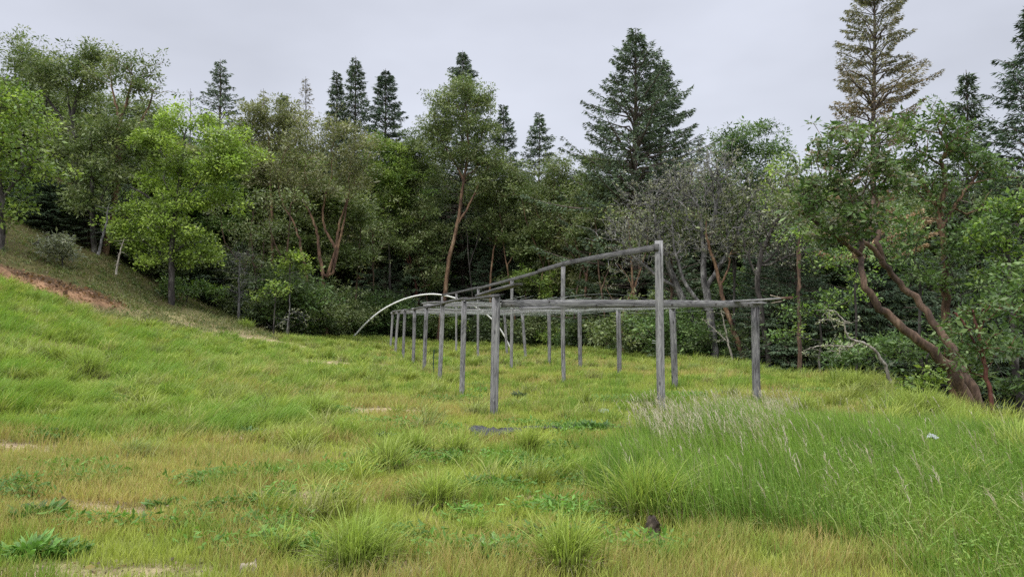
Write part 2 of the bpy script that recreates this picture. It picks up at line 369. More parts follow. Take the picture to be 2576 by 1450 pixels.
# ------------------------------------------------------------------ blades
def blades(base, az, Ln, lean, droop, wid, cb, ct, seg=2, face=None):
    """vectorised tapered curved strips; returns V, quads, tris, colours"""
    n = len(base); d = np.stack([np.cos(az), np.sin(az), np.zeros(n)], 1)
    fa = rng.uniform(0, math.pi, n) if face is None else face
    s = np.stack([np.cos(fa), np.sin(fa), np.zeros(n)], 1)
    ts = np.linspace(0, 1, seg + 1)
    Vs = []; Cs = []
    for k, t in enumerate(ts):
        c = base + d * (lean * Ln * t ** 1.8)[:, None] + np.array([0, 0, 1.]) * (Ln * (t - droop * t ** 3) * np.sqrt(np.maximum(.15, 1 - .55 * lean ** 2)))[:, None]
        cc = cb * (1 - t) + ct * t
        if k < seg:
            wk = (wid * .5 * (1 - .75 * t ** 1.5))[:, None]
            Vs += [c - s * wk, c + s * wk]; Cs += [cc, cc]
        else:
            Vs.append(c); Cs.append(cc)
    m = 2 * seg + 1
    V = np.stack(Vs, 1).reshape(-1, 3); C = np.stack(Cs, 1).reshape(-1, 3)
    o = (np.arange(n) * m)[:, None]
    q = np.concatenate([o + np.array([2 * k, 2 * k + 1, 2 * k + 3, 2 * k + 2]) for k in range(seg - 1)]) if seg > 1 else np.zeros((0, 4), int)
    t_ = o + np.array([2 * seg - 2, 2 * seg - 1, 2 * seg])
    return V, q, t_, C
class Acc:
    def __init__(s): s.V = []; s.Q = []; s.T = []; s.C = []; s.n = 0
    def add(s, V, q, t, C):
        s.V.append(V); s.C.append(C)
        if q is not None and len(q): s.Q.append(q + s.n)
        if t is not None and len(t): s.T.append(t + s.n)
        s.n += len(V)
    def build(s, name, mat, parent=None, smooth=False):
        return build(name, np.concatenate(s.V), np.concatenate(s.Q) if s.Q else None, np.concatenate(s.T) if s.T else None, mat, np.concatenate(s.C), parent, smooth)
def mixc(a, b, t): return a * (1 - t[:, None]) + b * t[:, None]
GREEN = np.array([.235, .355, .062]); LUSH = np.array([.16, .29, .045]); YEL = np.array([.43, .485, .11])
ORG = np.array([.53, .39, .18]); STRAW = np.array([.48, .42, .27]); BLUEG = np.array([.10, .18, .06]); DKG = np.array([.045, .11, .025])

def tallmask(x, y):
    """the stand of tall grass at the right of the foreground"""
    lb = np.interp(y, [4, 5.2, 5.6, 6, 7.5, 9, 10, 11, 12], [2.6, 2.4, 1.35, .95, .9, 1.5, 2.3, 2.9, 3.5])
    rb = np.interp(y, [4, 6, 8, 10, 11.5], [9, 8, 7.6, 6.4, 4.6])
    wob = (fbm(x, y, .6, 3, 31) - .5) * .8
    return sstep(-.25, .35, x - lb + wob) * (1 - sstep(-.4, .4, x - rb + wob)) * (1 - sstep(11.0, 12.0, y + wob))
# short turf
N = 620000
parts = [(3.4, 8, 150000), (8, 14, 150000), (14, 25, 160000), (25, 52, 160000)]
bx, by = [], []
for lo, hi, n in parts:
    D = np.sqrt(rng.uniform(lo * lo, hi * hi, n)); u = rng.uniform(-.98, .98, n)
    bx.append(u * D); by.append(D)
bx = np.concatenate(bx); by = np.concatenate(by)
gr, bk, dr, pxx = zones(bx, by)
br = bare(bx, by)
n1 = fbm(bx, by, .55, 4, 41); n2 = fbm(bx, by, 2.3, 4, 42); n3 = fbm(bx, by, .22, 2, 43)
keep = rng.random(len(bx)) < (gr * (1 - .92 * br) + dr * .35) * (.35 + .65 * sstep(.34, .5, n1 * .6 + n3 * .4 + .04))
keep &= ~((bk > .3))
for a_, b_, rx_, ry_ in ((1235, 1093, .36, .42), (1445, 1080, .7, .15), (1643, 1352, .09, .25)):
    q_ = G(a_, b_); keep &= ~((((bx - q_[0]) / rx_) ** 2 + ((by - q_[1]) / ry_) ** 2 < 1) & (rng.random(len(bx)) < .85))
bx, by, n1, n2, n3, gr, dr, br, pxx = [a[keep] for a in (bx, by, n1, n2, n3, gr, dr, br, pxx)]
n = len(bx); fg = 1 - sstep(7.5, 11, by); under = sstep(9, 12, by) * sstep(950, 1100, pxx) * (1 - sstep(24, 34, by))
leftl = (1 - sstep(700, 1000, pxx)) * sstep(8, 12, by)
dry = sstep(.53, .78, n2 + .08 * fg * (1 - leftl) + .22 * (fbm(bx, by, .9, 3, 44) - .5) + .10 * (1 - sstep(6.2, 8.2, by)) * (1 - leftl) * (1 - sstep(2150, 2400, pxx)) + .03 * under * 1 - .14 * leftl + (n1 - .5) * .75 + (n3 - .5) * .35)
eD, _ = edgeD(bx, by)
crest = sstep(-5.0, -1.2, by - eD) * sstep(1250, 1500, pxx)
clump = sstep(.52, .66, n1) * (1 - .6 * dry)
hgt = (.08 + .06 * rng.random(n)) * (1 + 1.1 * clump) + .17 * leftl * sstep(.35, .6, n1) * (.6 + .8 * n3) + .04 * sstep(14, 20, by) + .28 * crest * (.5 + n1) * rng.random(n) + .02 * dry
hgt *= (1 - .45 * br)
wid = .0035 + .00062 * by
lush = clump * .8 + leftl * .35
pick = rng.random(n)
tip = mixc(np.tile(YEL * 1.05, (n, 1)), np.tile(GREEN, (n, 1)), np.clip(.22 + .8 * (n1 - .4) * 2 + lush * .5, 0, 1))
tip = mixc(tip, np.tile(LUSH * 1.25, (n, 1)), np.clip(lush * .6 * (pick > .3) + crest * .15, 0, 1))
tip = mixc(tip, np.tile(YEL * 1.15, (n, 1)), crest * .4)
tip = mixc(tip, np.tile(ORG * .95, (n, 1)), dry * (.2 + .6 * (pick < .4)))
tip = mixc(tip, np.tile(STRAW * .7, (n, 1)), np.clip(dr * .75, 0, 1))
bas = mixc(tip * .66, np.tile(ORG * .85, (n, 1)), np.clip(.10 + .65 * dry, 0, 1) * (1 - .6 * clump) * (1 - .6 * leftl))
v = rng.normal(1, .16, n)[:, None]; tip = np.clip(tip * v, .01, .8); bas = np.clip(bas * v, .01, .8)
az = np.where(rng.random(n) < .25 + .65 * leftl, rng.normal(.25, .6, n) + 2.2 * (fbm(bx, by, 1.1, 2, 46) - .5), rng.uniform(0, 6.28, n))
acc = Acc()
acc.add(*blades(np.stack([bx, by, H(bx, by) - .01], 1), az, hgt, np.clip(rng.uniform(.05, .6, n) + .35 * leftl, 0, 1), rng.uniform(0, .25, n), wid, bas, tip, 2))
D = rng.uniform(9, 53, 420000); u = rng.uniform(-.95, .95, 420000); x = u * D; y = D
eD, pxx = edgeD(x, y)
ex_ = (rng.random(len(x)) < sstep(-6.5 , -2.5, y - eD) * (1 - sstep(-.3, 1.2, y - eD)) * sstep(800, 1000, pxx) * (.3 + .7 * sstep(.35, .55, fbm(x, y, 1.3, 3, 47)))) & (rng.random(len(x)) < .75 * D / 30)
x, y, eD = x[ex_], y[ex_], eD[ex_]; n = len(x); g = np.clip(fbm(x, y, .8, 3, 48) * 2 - .5 + rng.normal(0, .15, n), 0, 1)
ct = mixc(np.tile(GREEN * .9, (n, 1)), np.tile(YEL * 1.1, (n, 1)), g) * rng.normal(1, .15, n)[:, None]
hh = rng.uniform(.14, .42, n) * (.6 + .6 * fbm(x, y, .7, 3, 49)) * sstep(-6.5, -2, y - eD)
acc.add(*blades(np.stack([x, y, H(x, y) - .01], 1), rng.normal(.4, 1.1, n), hh + .05, rng.uniform(.1, .9, n), rng.uniform(0, .35, n), .005 + .00055 * y, np.clip(ct * .5, .01, 1), np.clip(ct, .01, 1), 3))
tag(acc.build('meadow_grass', M_GRASS), 'short yellow green meadow turf with orange dry patches', 'grass', kind='stuff')

# scattered taller tufts over the meadow, too many to count
acc = Acc()
nt_ = 2300
D = np.sqrt(rng.uniform(5.5 ** 2, 49 ** 2, nt_ * 3)); u = rng.uniform(-.95, .95, nt_ * 3); tx = u * D; ty = D
gr, bk, dr, pxx = zones(tx, ty); eD, _ = edgeD(tx, ty)
nn = fbm(tx, ty, 2.5, 3, 51)
wgt = (gr > .5) * (bare(tx, ty) < .2) * (.20 + .9 * (1 - sstep(700, 1000, pxx)) * sstep(8.5, 12, ty) + 1.0 * sstep(-4, -1.5, ty - eD) * sstep(600, 900, pxx) + .9 * sstep(2000, 2200, pxx) * sstep(10.5, 12, ty) + .15 * sstep(14, 20, ty)) * sstep(.35, .6, nn + .1)
kk = rng.random(len(tx)) < wgt; tx, ty = tx[kk], ty[kk]; eD = eD[kk]; pxx = pxx[kk]
for x, y, ed, pp in zip(tx, ty, eD, pxx):
    nb = int(rng.integers(60, 130)); s = rng.uniform(.55, 1.45) * (1.25 if (ed - y < 3.5 and pp > 1200) else 1)
    r = np.abs(rng.normal(0, .10 * s, nb)); th = rng.uniform(0, 2 * math.pi, nb)
    b = np.stack([x + r * np.cos(th), y + r * np.sin(th), np.zeros(nb)], 1); b[:, 2] = H(b[:, 0], b[:, 1]) - .02
    ln = rng.uniform(.2, .42, nb) * s
    g = rng.random(); ct = GREEN * (1 - g) + YEL * g; ct = ct * rng.uniform(.8, 1.2)
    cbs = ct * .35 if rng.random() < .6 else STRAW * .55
    vv = rng.normal(1, .18, nb)[:, None]
    wnd = rng.random(nb) < .55; th = np.where(wnd, rng.normal(.3, .6, nb), th)
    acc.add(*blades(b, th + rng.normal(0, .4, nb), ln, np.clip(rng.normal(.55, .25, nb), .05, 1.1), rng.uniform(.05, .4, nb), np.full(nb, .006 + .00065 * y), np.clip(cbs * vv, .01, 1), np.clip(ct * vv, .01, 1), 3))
for px, D in ((1242, 12.5), (1161, 16), (1105, 19.4), (1068, 23.2), (1039, 27), (1661, 13.1), (1418, 18.9), (1286, 24.7), (1901, 14.4), (1696, 18), (1557, 21.6), (1460, 25.1), (1381, 28.9)):
    q = D0(px, D); nb = 70; th = rng.uniform(0, 6.283, nb); rr_ = rng.uniform(.07, .2, nb)
    b = np.stack([q[0] + rr_ * np.cos(th), q[1] + rr_ * np.sin(th), np.zeros(nb)], 1); b[:, 2] = H(b[:, 0], b[:, 1]) - .02
    ct = np.clip(GREEN * rng.normal(.95, .2, nb)[:, None], .01, 1)
    acc.add(*blades(b, th, rng.uniform(.12, .3, nb), rng.uniform(.1, .7, nb), rng.uniform(0, .3, nb), np.full(nb, .005 + .0006 * D), ct * .4, ct, 3))
tag(acc.build('grass_tufts', M_GRASS), 'loose ankle high tufts of green grass all over the meadow', 'grass', kind='stuff')

# tall stand with seed heads and vetch
def scatter(n, x0, x1, y0, y1, fn):
    x = rng.uniform(x0, x1, n); y = rng.uniform(y0, y1, n); k = rng.random(n) < fn(x, y); return x[k], y[k]
acc = Acc()
x, y = scatter(190000, .5, 9.5, 3.6, 12.5, tallmask); n = len(x)
hm = np.interp(y, [3.6, 5, 7, 9, 10.5, 12], [.32, .40, .55, .66, .54, .28]) * np.interp(x / y, [.08, .15, .3, .38, .55, .9], [.7, .95, 1.05, .85, .7, .55])
hh = hm * (.45 + .75 * rng.random(n)) * (.75 + .5 * fbm(x, y, .5, 3, 61))
g = fbm(x, y, .7, 3, 62); ct = mixc(np.tile(LUSH * .9, (n, 1)), np.tile(GREEN * 1.15, (n, 1)), np.clip(g * 1.8 - .5 + rng.normal(0, .3, n), 0, 1)) * rng.normal(1, .22, n).clip(.4, 1.7)[:, None]
ct = mixc(ct, np.tile(STRAW * .8, (n, 1)), (rng.random(n) < .09) * .8)
acc.add(*blades(np.stack([x, y, H(x, y) - .01], 1), rng.normal(2.6, .9, n), hh, np.abs(rng.normal(.25, .22, n)), rng.uniform(0, .3, n), .0035 + .0005 * y, ct * .55, ct, 3))
x, y = scatter(9000, .5, 9.5, 4.0, 12, tallmask); n = len(x); ct = mixc(np.tile(GREEN, (n, 1)), np.tile(np.array([.50, .50, .22]), (n, 1)), rng.random(n) ** 1.5) * rng.normal(1, .15, n)[:, None]
acc.add(*blades(np.stack([x, y, H(x, y)], 1), rng.uniform(0, 6.28, n), rng.uniform(.35, .62, n) * np.interp(y, [4, 6, 9, 12], [.75, .9, 1.05, .7]), rng.uniform(.3, 1.1, n), rng.uniform(.1, .6, n), np.full(n, .009), np.clip(ct * .5, .01, 1), np.clip(ct, .01, 1), 4))
tag(acc.build('tall_grass', M_GRASS), 'knee high stand of dense green grass at the right foreground', 'grass', kind='stuff')
# seed heads
acc = Acc()
def headmask(x, y):
    return (1 - sstep(.36, .42, x / y)) * sstep(.15, .21, x / y) * sstep(6.8, 8.2, y) * (1 - sstep(9.6, 10.6, y - np.where(x / y > .24, .7, 0))) * (.25 + .9 * sstep(.4, .6, fbm(x, y, .5, 3, 71)))
x, y = scatter(3600, .9, 5.2, 6.5, 11.5, headmask); x2_, y2_ = scatter(260, .9, 8, 5, 11.5, tallmask); x = np.concatenate([x, x2_]); y = np.concatenate([y, y2_]); nh = len(x)
hh = rng.uniform(.46, .76, nh) * np.interp(y, [6.5, 8, 10, 11.5], [.75, 1, 1.0, .85]); az = rng.normal(2.7, .5, nh); le = np.abs(rng.normal(.22, .12, nh))
base = np.stack([x, y, H(x, y)], 1)
stc = np.tile(np.array([.30, .33, .14]), (nh, 1))
acc.add(*blades(base, az, hh, le, np.full(nh, .05), np.full(nh, .005), stc * .7, stc, 3))
dxy = np.stack([np.cos(az), np.sin(az), np.zeros(nh)], 1)
hc = np.array([.52, .46, .36])
for k in range(9):
    t = .70 + .035 * k
    c = base + dxy * (le * hh * t ** 1.8)[:, None]; c[:, 2] += hh * (t - .05 * t ** 3) * .97
    m = len(c); cv = np.clip(hc * rng.normal(1, .15, m)[:, None] * rng.uniform(.8, 1.1), .05, .9)
    acc.add(*blades(c, az + rng.normal(0, .8, m), rng.uniform(.05, .09, m), rng.uniform(.4, 1.0, m), np.full(m, .35), np.full(m, .0065), cv * .85, cv, 2))
tag(acc.build('seed_heads', M_GRASS), 'pale pinkish seed heads nodding above the tall grass beside the tallest post', 'grass', kind='stuff')
# vetch leaves
def leafquads(c, L_, W_, colr, up=.4, dirs=None):
    n = len(c); d = rng.normal(size=(n, 3)) if dirs is None else dirs + rng.normal(size=(n, 3)) * .35
    d[:, 2] *= .7; d /= np.linalg.norm(d, axis=1)[:, None] + 1e-9
    nrm = rng.normal(size=(n, 3)); nrm[:, 2] = np.abs(nrm[:, 2]) + up
    s = np.cross(d, nrm); s /= np.linalg.norm(s, axis=1)[:, None] + 1e-9
    L_ = np.broadcast_to(L_, n)[:, None]; W_ = np.broadcast_to(W_, n)[:, None]
    V = np.stack([c, c + d * L_ * .45 - s * W_ * .5, c + d * L_, c + d * L_ * .45 + s * W_ * .5], 1).reshape(-1, 3)
    q = (np.arange(n) * 4)[:, None] + np.arange(4)
    return V, q, None, np.repeat(colr, 4, 0)
acc = Acc()
x, y = scatter(60000, 1.2, 9.5, 3.6, 11.0, lambda a, b: tallmask(a, b) * sstep(.4, .58, fbm(a, b, .9, 3, 81) + .22 * sstep(.34, .5, a / b) - .12 * (b > 8)))
n = len(x); zz = H(x, y) + rng.random(n) ** .7 * np.interp(y, [3.6, 5, 8, 11], [.28, .36, .42, .3]) * np.interp(x / y, [.1, .3, .55, .9], [.9, 1, .75, .6])
g = rng.random(n); ct = mixc(np.tile(np.array([.13, .25, .04]), (n, 1)), np.tile(np.array([.25, .36, .07]), (n, 1)), g)
acc.add(*leafquads(np.stack([x, y, zz], 1), rng.uniform(.02, .045, n), rng.uniform(.006, .013, n), ct))
tag(acc.build('vetch', M_GRASS), 'leafy green vetch tangled through the tall grass at the lower right', 'ground cover', kind='stuff')

# low leafy weeds in patches
acc = Acc()
WP = [(1190, 1400, .55, .12), (1500, 1230, .6, .3), (1380, 1185, .5, .3), (640, 1200, .8, .25), (520, 1220, .5, .15), (900, 1190, .6, .25), (470, 1335, .4, .1), (620, 1385, .5, .12),
      (760, 1395, .5, .15), (1030, 1160, .6, .3), (1480, 1085, .6, .3), (960, 1070, .7, .3), (1260, 1160, .5, .2), (1440, 1300, .5, .25), (200, 1215, .4, .15), (1640, 1390, .4, .15), (1330, 1180, .4, .2),
      (1100, 1260, .3, .15), (1180, 1240, .8, .12), (840, 1255, .2, .08), (240, 1330, .5, .1), (520, 1300, .3, .1), (1720, 1000, .8, .5), (1550, 1010, .8, .5), (2060, 990, .9, .5), (1110, 905, .7, .5)]
for _ in range(46): WP.append((float(rng.uniform(0, 1500)), float(rng.uniform(870, 1390)), float(rng.uniform(.15, .5)), float(rng.uniform(.1, .3))))
for a, b, rx, ry in WP:
    q = G(a, b); n = int(260 * (rx * ry) ** .5 / .25)
    x = q[0] + rng.normal(0, rx * .45, n); y = q[1] + rng.normal(0, ry * .5, n)
    cc = np.array([.11, .21, .04]) * rng.uniform(.8, 1.4); cc = np.clip(cc * rng.normal(1, .2, n)[:, None], .01, 1)
    acc.add(*leafquads(np.stack([x, y, H(x, y) + rng.uniform(.01, .13, n)], 1), rng.uniform(.04, .09, n), rng.uniform(.012, .03, n), cc, up=1.2))
tag(acc.build('low_weeds', M_GRASS), 'dark green broadleaf weeds creeping in patches between the grass', 'ground cover', kind='stuff')

# sparse tufts, moss and seedlings on the wooded slope
acc = Acc()
x, y = scatter(5200, -34, -6, 25, 46, lambda a, b: (1 - zones(a, b)[0]) * (1 - zones(a, b)[1]) * (.15 + .85 * sstep(.42, .6, fbm(a, b, 2, 3, 93))))
nb = 14; n = len(x) * nb; X_ = np.repeat(x, nb) + rng.normal(0, .10, n); Y_ = np.repeat(y, nb) + rng.normal(0, .10, n)
ct = mixc(np.tile(np.array([.11, .17, .05]), (n, 1)), np.tile(np.array([.27, .26, .12]), (n, 1)), np.repeat(rng.random(len(x)), nb)) * rng.normal(1, .2, n).clip(.3, 2)[:, None]
acc.add(*blades(np.stack([X_, Y_, H(X_, Y_)], 1), rng.uniform(0, 6.28, n), rng.uniform(.08, .28, n), rng.uniform(.3, 1.1, n), rng.uniform(0, .5, n), np.full(n, .028), ct * .6, ct, 2))
tag(acc.build('slope_undergrowth', M_GRASS), 'thin tufts and seedlings on the wooded slope at the left', 'ground cover', kind='stuff')
# clods and small stones on the red bank and the bare spots
acc = Acc()
x, y = scatter(60000, -32, -8, 22, 31, lambda a, b: zones(a, b)[1] * .8); n1_ = len(x)
x2_ = []; y2_ = []
for q, rx, ry in BAREW:
    m_ = 160; x2_.append(q[0] + rng.normal(0, rx * .6, m_)); y2_.append(q[1] + rng.normal(0, ry * .6, m_))
x2_ = np.concatenate(x2_); y2_ = np.concatenate(y2_); sz_ = np.concatenate([rng.lognormal(-2.9, .5, n1_), rng.lognormal(-4.1, .45, len(x2_))])
x = np.concatenate([x, x2_]); y = np.concatenate([y, y2_]); n = len(x)
ct = np.where((np.arange(n) < n1_)[:, None], np.array([.22, .125, .075]), np.array([.27, .21, .14])) * rng.uniform(.3, 1.5, n)[:, None]
acc.add(*leafquads(np.stack([x, y, H(x, y) + .35 * sz_ + .02], 1), sz_, sz_ * .8, ct, up=.2))
tag(acc.build('soil_clods', M_GRASS), 'reddish clods and small stones strewn over the bare earth', 'soil', kind='stuff')
# fallen leaves and sticks on the wooded slope at the left
acc = Acc()
def littermask(x, y):
    g_, b_, d_, p_ = zones(x, y); return (1 - g_) * (1 - b_) * (p_ < 900) * .9
x, y = scatter(30000, -34, -6, 24, 52, littermask); n = len(x)
g = rng.random(n); ct = mixc(np.tile(np.array([.13, .10, .055]), (n, 1)), np.tile(np.array([.36, .30, .20]), (n, 1)), g ** 2)
gm = (fbm(x, y, 1.5, 3, 91) > .36) & (rng.random(n) < .75)
ct[gm] = np.array([.12, .17, .04]) * rng.uniform(.6, 1.4, gm.sum())[:, None]
acc.add(*leafquads(np.stack([x, y, H(x, y) + .02 + rng.uniform(0, .05, n)], 1), rng.uniform(.06, .16, n), rng.uniform(.03, .07, n), ct, up=1.5))
tag(acc.build('leaf_litter', M_GRASS), 'brown fallen leaves and moss covering the wooded bank at the left', 'leaf litter', kind='stuff')

# individual tussocks ----------------------------------------------
def tussock(px, py, h, r, nb, label, tone=0.5, drybase=.5, name='grass_tussock'):
    q = G(px, py)
    th = rng.uniform(0, 2 * math.pi, nb); rr = np.abs(rng.normal(0, r * .38, nb))
    b = np.stack([rr * np.cos(th), rr * np.sin(th), np.zeros(nb)], 1)
    b[:, 2] = H(q[0] + b[:, 0], q[1] + b[:, 1]) - q[2] - .02
    nb = int(nb * 1.1); h = h * 1.12
    th = rng.uniform(0, 2 * math.pi, nb); rr = np.abs(rng.normal(0, r * .38, nb))
    b = np.stack([rr * np.cos(th), rr * np.sin(th), np.zeros(nb)], 1); b[:, 2] = H(q[0] + b[:, 0], q[1] + b[:, 1]) - q[2] - .02
    ln = h * rng.uniform(.45, 1.25, nb)
    ct = GREEN * (1 - tone) + YEL * tone
    vv = rng.normal(1, .17, nb)[:, None]; ctv = np.clip(ct * vv * 1.05, .01, 1)
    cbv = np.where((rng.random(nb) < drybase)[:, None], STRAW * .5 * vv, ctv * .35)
    a = Acc()
    th = np.where(rng.random(nb) < .35, rng.normal(rng.uniform(-.4, 1.0), .7, nb), th)
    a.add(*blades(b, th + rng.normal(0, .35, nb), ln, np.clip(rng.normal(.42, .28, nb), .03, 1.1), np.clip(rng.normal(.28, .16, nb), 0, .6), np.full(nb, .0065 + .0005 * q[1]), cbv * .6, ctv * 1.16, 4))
    nd = nb // 7; th = rng.uniform(0, 2 * math.pi, nd)
    b2 = np.stack([r * .35 * np.cos(th), r * .35 * np.sin(th), np.full(nd, 0.0)], 1)
    sv = np.clip(STRAW * .6 * rng.normal(1, .2, nd)[:, None], .02, .7)
    a.add(*blades(b2, th, h * rng.uniform(.35, .8, nd), rng.uniform(.8, 1.2, nd), rng.uniform(.4, .8, nd), np.full(nd, .006), sv, sv, 4))
    o = a.build(name, M_GRASS); o.location = q
    tag(o, label, 'grass', 'tussocks of bunch grass in the meadow')
TUS = [(795, 1045, .42, .32, 420, 'rounded green grass tussock left of the first post of the left row', .35, .3),
       (755, 1125, .33, .28, 380, 'smaller bright green tussock just below the big rounded one', .6, .5),
       (850, 1092, .28, .2, 200, 'dull wiry little tussock right of the bright green one', .3, .7),
       (520, 1072, .32, .28, 330, 'arching tussock with brown thatch alone in the left middle meadow', .5, .8),
       (215, 940, .55, .4, 450, 'largest blue green tussock with straw at its foot on the left rise', .25, .8),
       (140, 905, .42, .35, 300, 'green tussock up the slope behind the largest left one', .45, .3),
       (325, 950, .36, .4, 300, 'low spreading tussock right of the straw footed one', .4, .5),
       (975, 1182, .40, .30, 480, 'wide windswept tussock below the bare tan patch in the centre', .45, .6),
       (1045, 1150, .40, .25, 300, 'upright tussock touching the windswept one on its right', .4, .3),
       (1145, 1150, .34, .26, 420, 'bushy tussock in front of the first left row post and left of the black cloth', .5, .5),
       (1328, 1140, .40, .22, 320, 'narrow upright tussock just right of the black cloth', .55, .2),
       (1095, 1272, .34, .30, 520, 'broad fountain shaped tussock in the lower centre', .5, .3),
       (895, 1425, .38, .34, 620, 'big dark centred tussock at the bottom edge left of centre', .35, .2),
       (700, 1400, .26, .2, 160, 'thin tuft with long bent blades left of the big bottom tussock', .5, .3),
       (1425, 1430, .36, .26, 620, 'lush bright green tussock at the bottom edge in the centre', .45, .1),
       (1195, 1345, .18, .16, 220, 'short stubby tuft above the weed patch at bottom centre', .35, .1),
       (1625, 1295, .48, .42, 860, 'widest overhanging tussock above the rotten stump', .5, .15),
       (1440, 1210, .3, .3, 260, 'ragged tussock left of the widest overhanging one', .3, .4),
       (2325, 1050, .55, .5, 520, 'rounded tussock in front of the leaning tree', .45, .4),
       (2150, 985, .55, .4, 420, 'yellow green tussock on the crest below the bare fallen branch', .65, .2),
       (2565, 1165, .5, .4, 420, 'straw footed tussock cut by the right edge', .45, .8),
       (2400, 1110, .35, .25, 200, 'small tussock with dark thatch between the two right tussocks', .4, .8),
       (2020, 1040, .4, .4, 300, 'loose tussock behind the corner post at the right', .5, .4),
       (618, 825, .5, .5, 300, 'spiky tuft alone at the foot of the dry slope against the dark wood', .3, .2)]
for t in TUS: tussock(*t)

# leafy weeds and thistles -----------------------------------------
def weed(px, py, r, h, nl, label, c=(.075, .15, .03), wl=.026):
    q = G(px, py); nl = int(nl * 1.7); th = rng.uniform(0, 2 * math.pi, nl)
    rr = rng.uniform(0, r * .8, nl); b = np.stack([rr * np.cos(th), rr * np.sin(th), rng.uniform(0, h * .3, nl)], 1)
    cc = np.clip(np.array(c) * rng.normal(1, .25, nl)[:, None] * 1.2, .01, 1)
    a = Acc(); ln = rng.uniform(.35, .9, nl) * max(h, r) * .75
    V, Qd, T, C = blades(b, th + rng.normal(0, .5, nl), ln, rng.uniform(.3, 1.0, nl), rng.uniform(.1, .5, nl), np.full(nl, .004), cc * .8, cc, 4)
    # widen in the middle: leaf shape
    m = 9; Vr = V.reshape(nl, m, 3)
    for k, f in ((1, 1.0), (2, 1.3), (3, .9)):
        mid = (Vr[:, 2 * k] + Vr[:, 2 * k + 1]) / 2; s = Vr[:, 2 * k + 1] - Vr[:, 2 * k]; s /= np.linalg.norm(s, axis=1)[:, None] + 1e-9
        wv = (wl * f * .5 * rng.uniform(.7, 1.2, nl))[:, None]; Vr[:, 2 * k] = mid - s * wv; Vr[:, 2 * k + 1] = mid + s * wv
    a.add(Vr.reshape(-1, 3), Qd, T, C)
    o = a.build('weed', M_LEAF); o.location = q; tag(o, label, 'weed', 'leafy weeds in the short turf')
weed(95, 1310, .22, .17, 130, 'dark green leafy weed clump on the bare ground at the far left')
weed(70, 1405, .26, .10, 120, 'low spreading leafy weed at the lower left corner', (.10, .20, .04), .024)
weed(160, 1400, .2, .08, 80, 'flat leafy weed right beside the corner weed', (.10, .19, .04), .022)
weed(410, 1275, .18, .06, 40, 'flat rosette weed left of the sandy arc', (.12, .22, .06))
weed(525, 1275, .12, .07, 26, 'small rosette weed with upright leaf left of the sandy arc', (.12, .21, .07))
weed(850, 1258, .08, .05, 16, 'tiny rosette weed at the right end of the sandy arc', (.06, .14, .05), .03)
weed(1235, 1400, .22, .07, 90, 'pale green rosette amid the bottom centre weed patch', (.16, .27, .09), .035)
weed(970, 1105, .12, .16, 60, 'dark thin leaved weed left of the windswept tussocks', (.05, .09, .04), .02)
weed(1305, 1000, .2, .22, 70, 'grey green thistle between the two nearest left posts', (.11, .15, .08), .02)
weed(630, 1095, .2, .14, 80, 'dark weed mound beside the small sandy spot', (.07, .14, .04), .025)
weed(1495, 1085, .3, .1, 120, 'dark leafy weed growing through the black cloth strip', (.07, .14, .035), .035)

# ------------------------------------------------------------------ trees
def resample(poly, step):
    P_ = [np.array(poly[0])]
    for a, b in zip(poly[:-1], poly[1:]):
        a = np.array(a); b = np.array(b); n = max(1, int(np.linalg.norm(b - a) / step))
        for k in range(1, n + 1): P_.append(a + (b - a) * k / n)
    return P_
def smooth_poly(pts, it=2):
    pts = [np.array(p, float) for p in pts]
    for _ in range(it):
        q = [pts[0]]
        for a, b in zip(pts[:-1], pts[1:]): q += [a * .75 + b * .25, a * .25 + b * .75]
        q.append(pts[-1]); pts = q
    return pts
def wood_mesh(pos, par, rad, sides=5):
    n = len(pos); d = np.zeros((n, 3)); u = np.zeros((n, 3)); main = -np.ones(n, int)
    for k in range(n):
        p = par[k]
        if p >= 0:
            if main[p] < 0 or rad[k] > rad[main[p]]: main[p] = k
    for k in range(n):
        p = par[k]
        e_ = pos[k] - pos[p] if p >= 0 else (pos[main[k]] - pos[k] if main[k] >= 0 else np.array([0, 0, 1.]))
        e_ = e_ / (np.linalg.norm(e_) + 1e-9)
        if main[k] >= 0:
            f_ = pos[main[k]] - pos[k]; f_ = f_ / (np.linalg.norm(f_) + 1e-9); e_ = e_ + f_; e_ /= np.linalg.norm(e_) + 1e-9
        d[k] = e_
        ref = u[p] if p >= 0 else np.array([1., 0, 0])
        x = ref - ref.dot(e_) * e_; l_ = np.linalg.norm(x)
        if l_ < .05:
            x = np.cross(e_, [0.3, .5, .8]); l_ = np.linalg.norm(x)
        u[k] = x / l_
    V = []; Qd = []; vn = 0
    ang = np.arange(sides) * 2 * math.pi / sides; ca, sa = np.cos(ang)[:, None], np.sin(ang)[:, None]
    def ring(c, dd, uu, r): v_ = np.cross(dd, uu); return c + (uu * ca + v_ * sa) * r
    rid = {}
    k4 = np.arange(sides); k5 = (k4 + 1) % sides
    for k in range(n):
        p = par[k]
        if p < 0:
            V.append(ring(pos[k], d[k], u[k], rad[k])); rid[k] = vn; vn += sides; continue
        if main[p] == k and p in rid: s0 = rid[p]
        else:
            V.append(ring(pos[p], d[k], u[k], rad[k] * 1.08)); s0 = vn; vn += sides
        V.append(ring(pos[k], d[k], u[k], rad[k])); s1 = vn; vn += sides; rid[k] = s1
        Qd.append(np.stack([s0 + k4, s0 + k5, s1 + k5, s1 + k4], 1))
    return np.concatenate(V), np.concatenate(Qd)

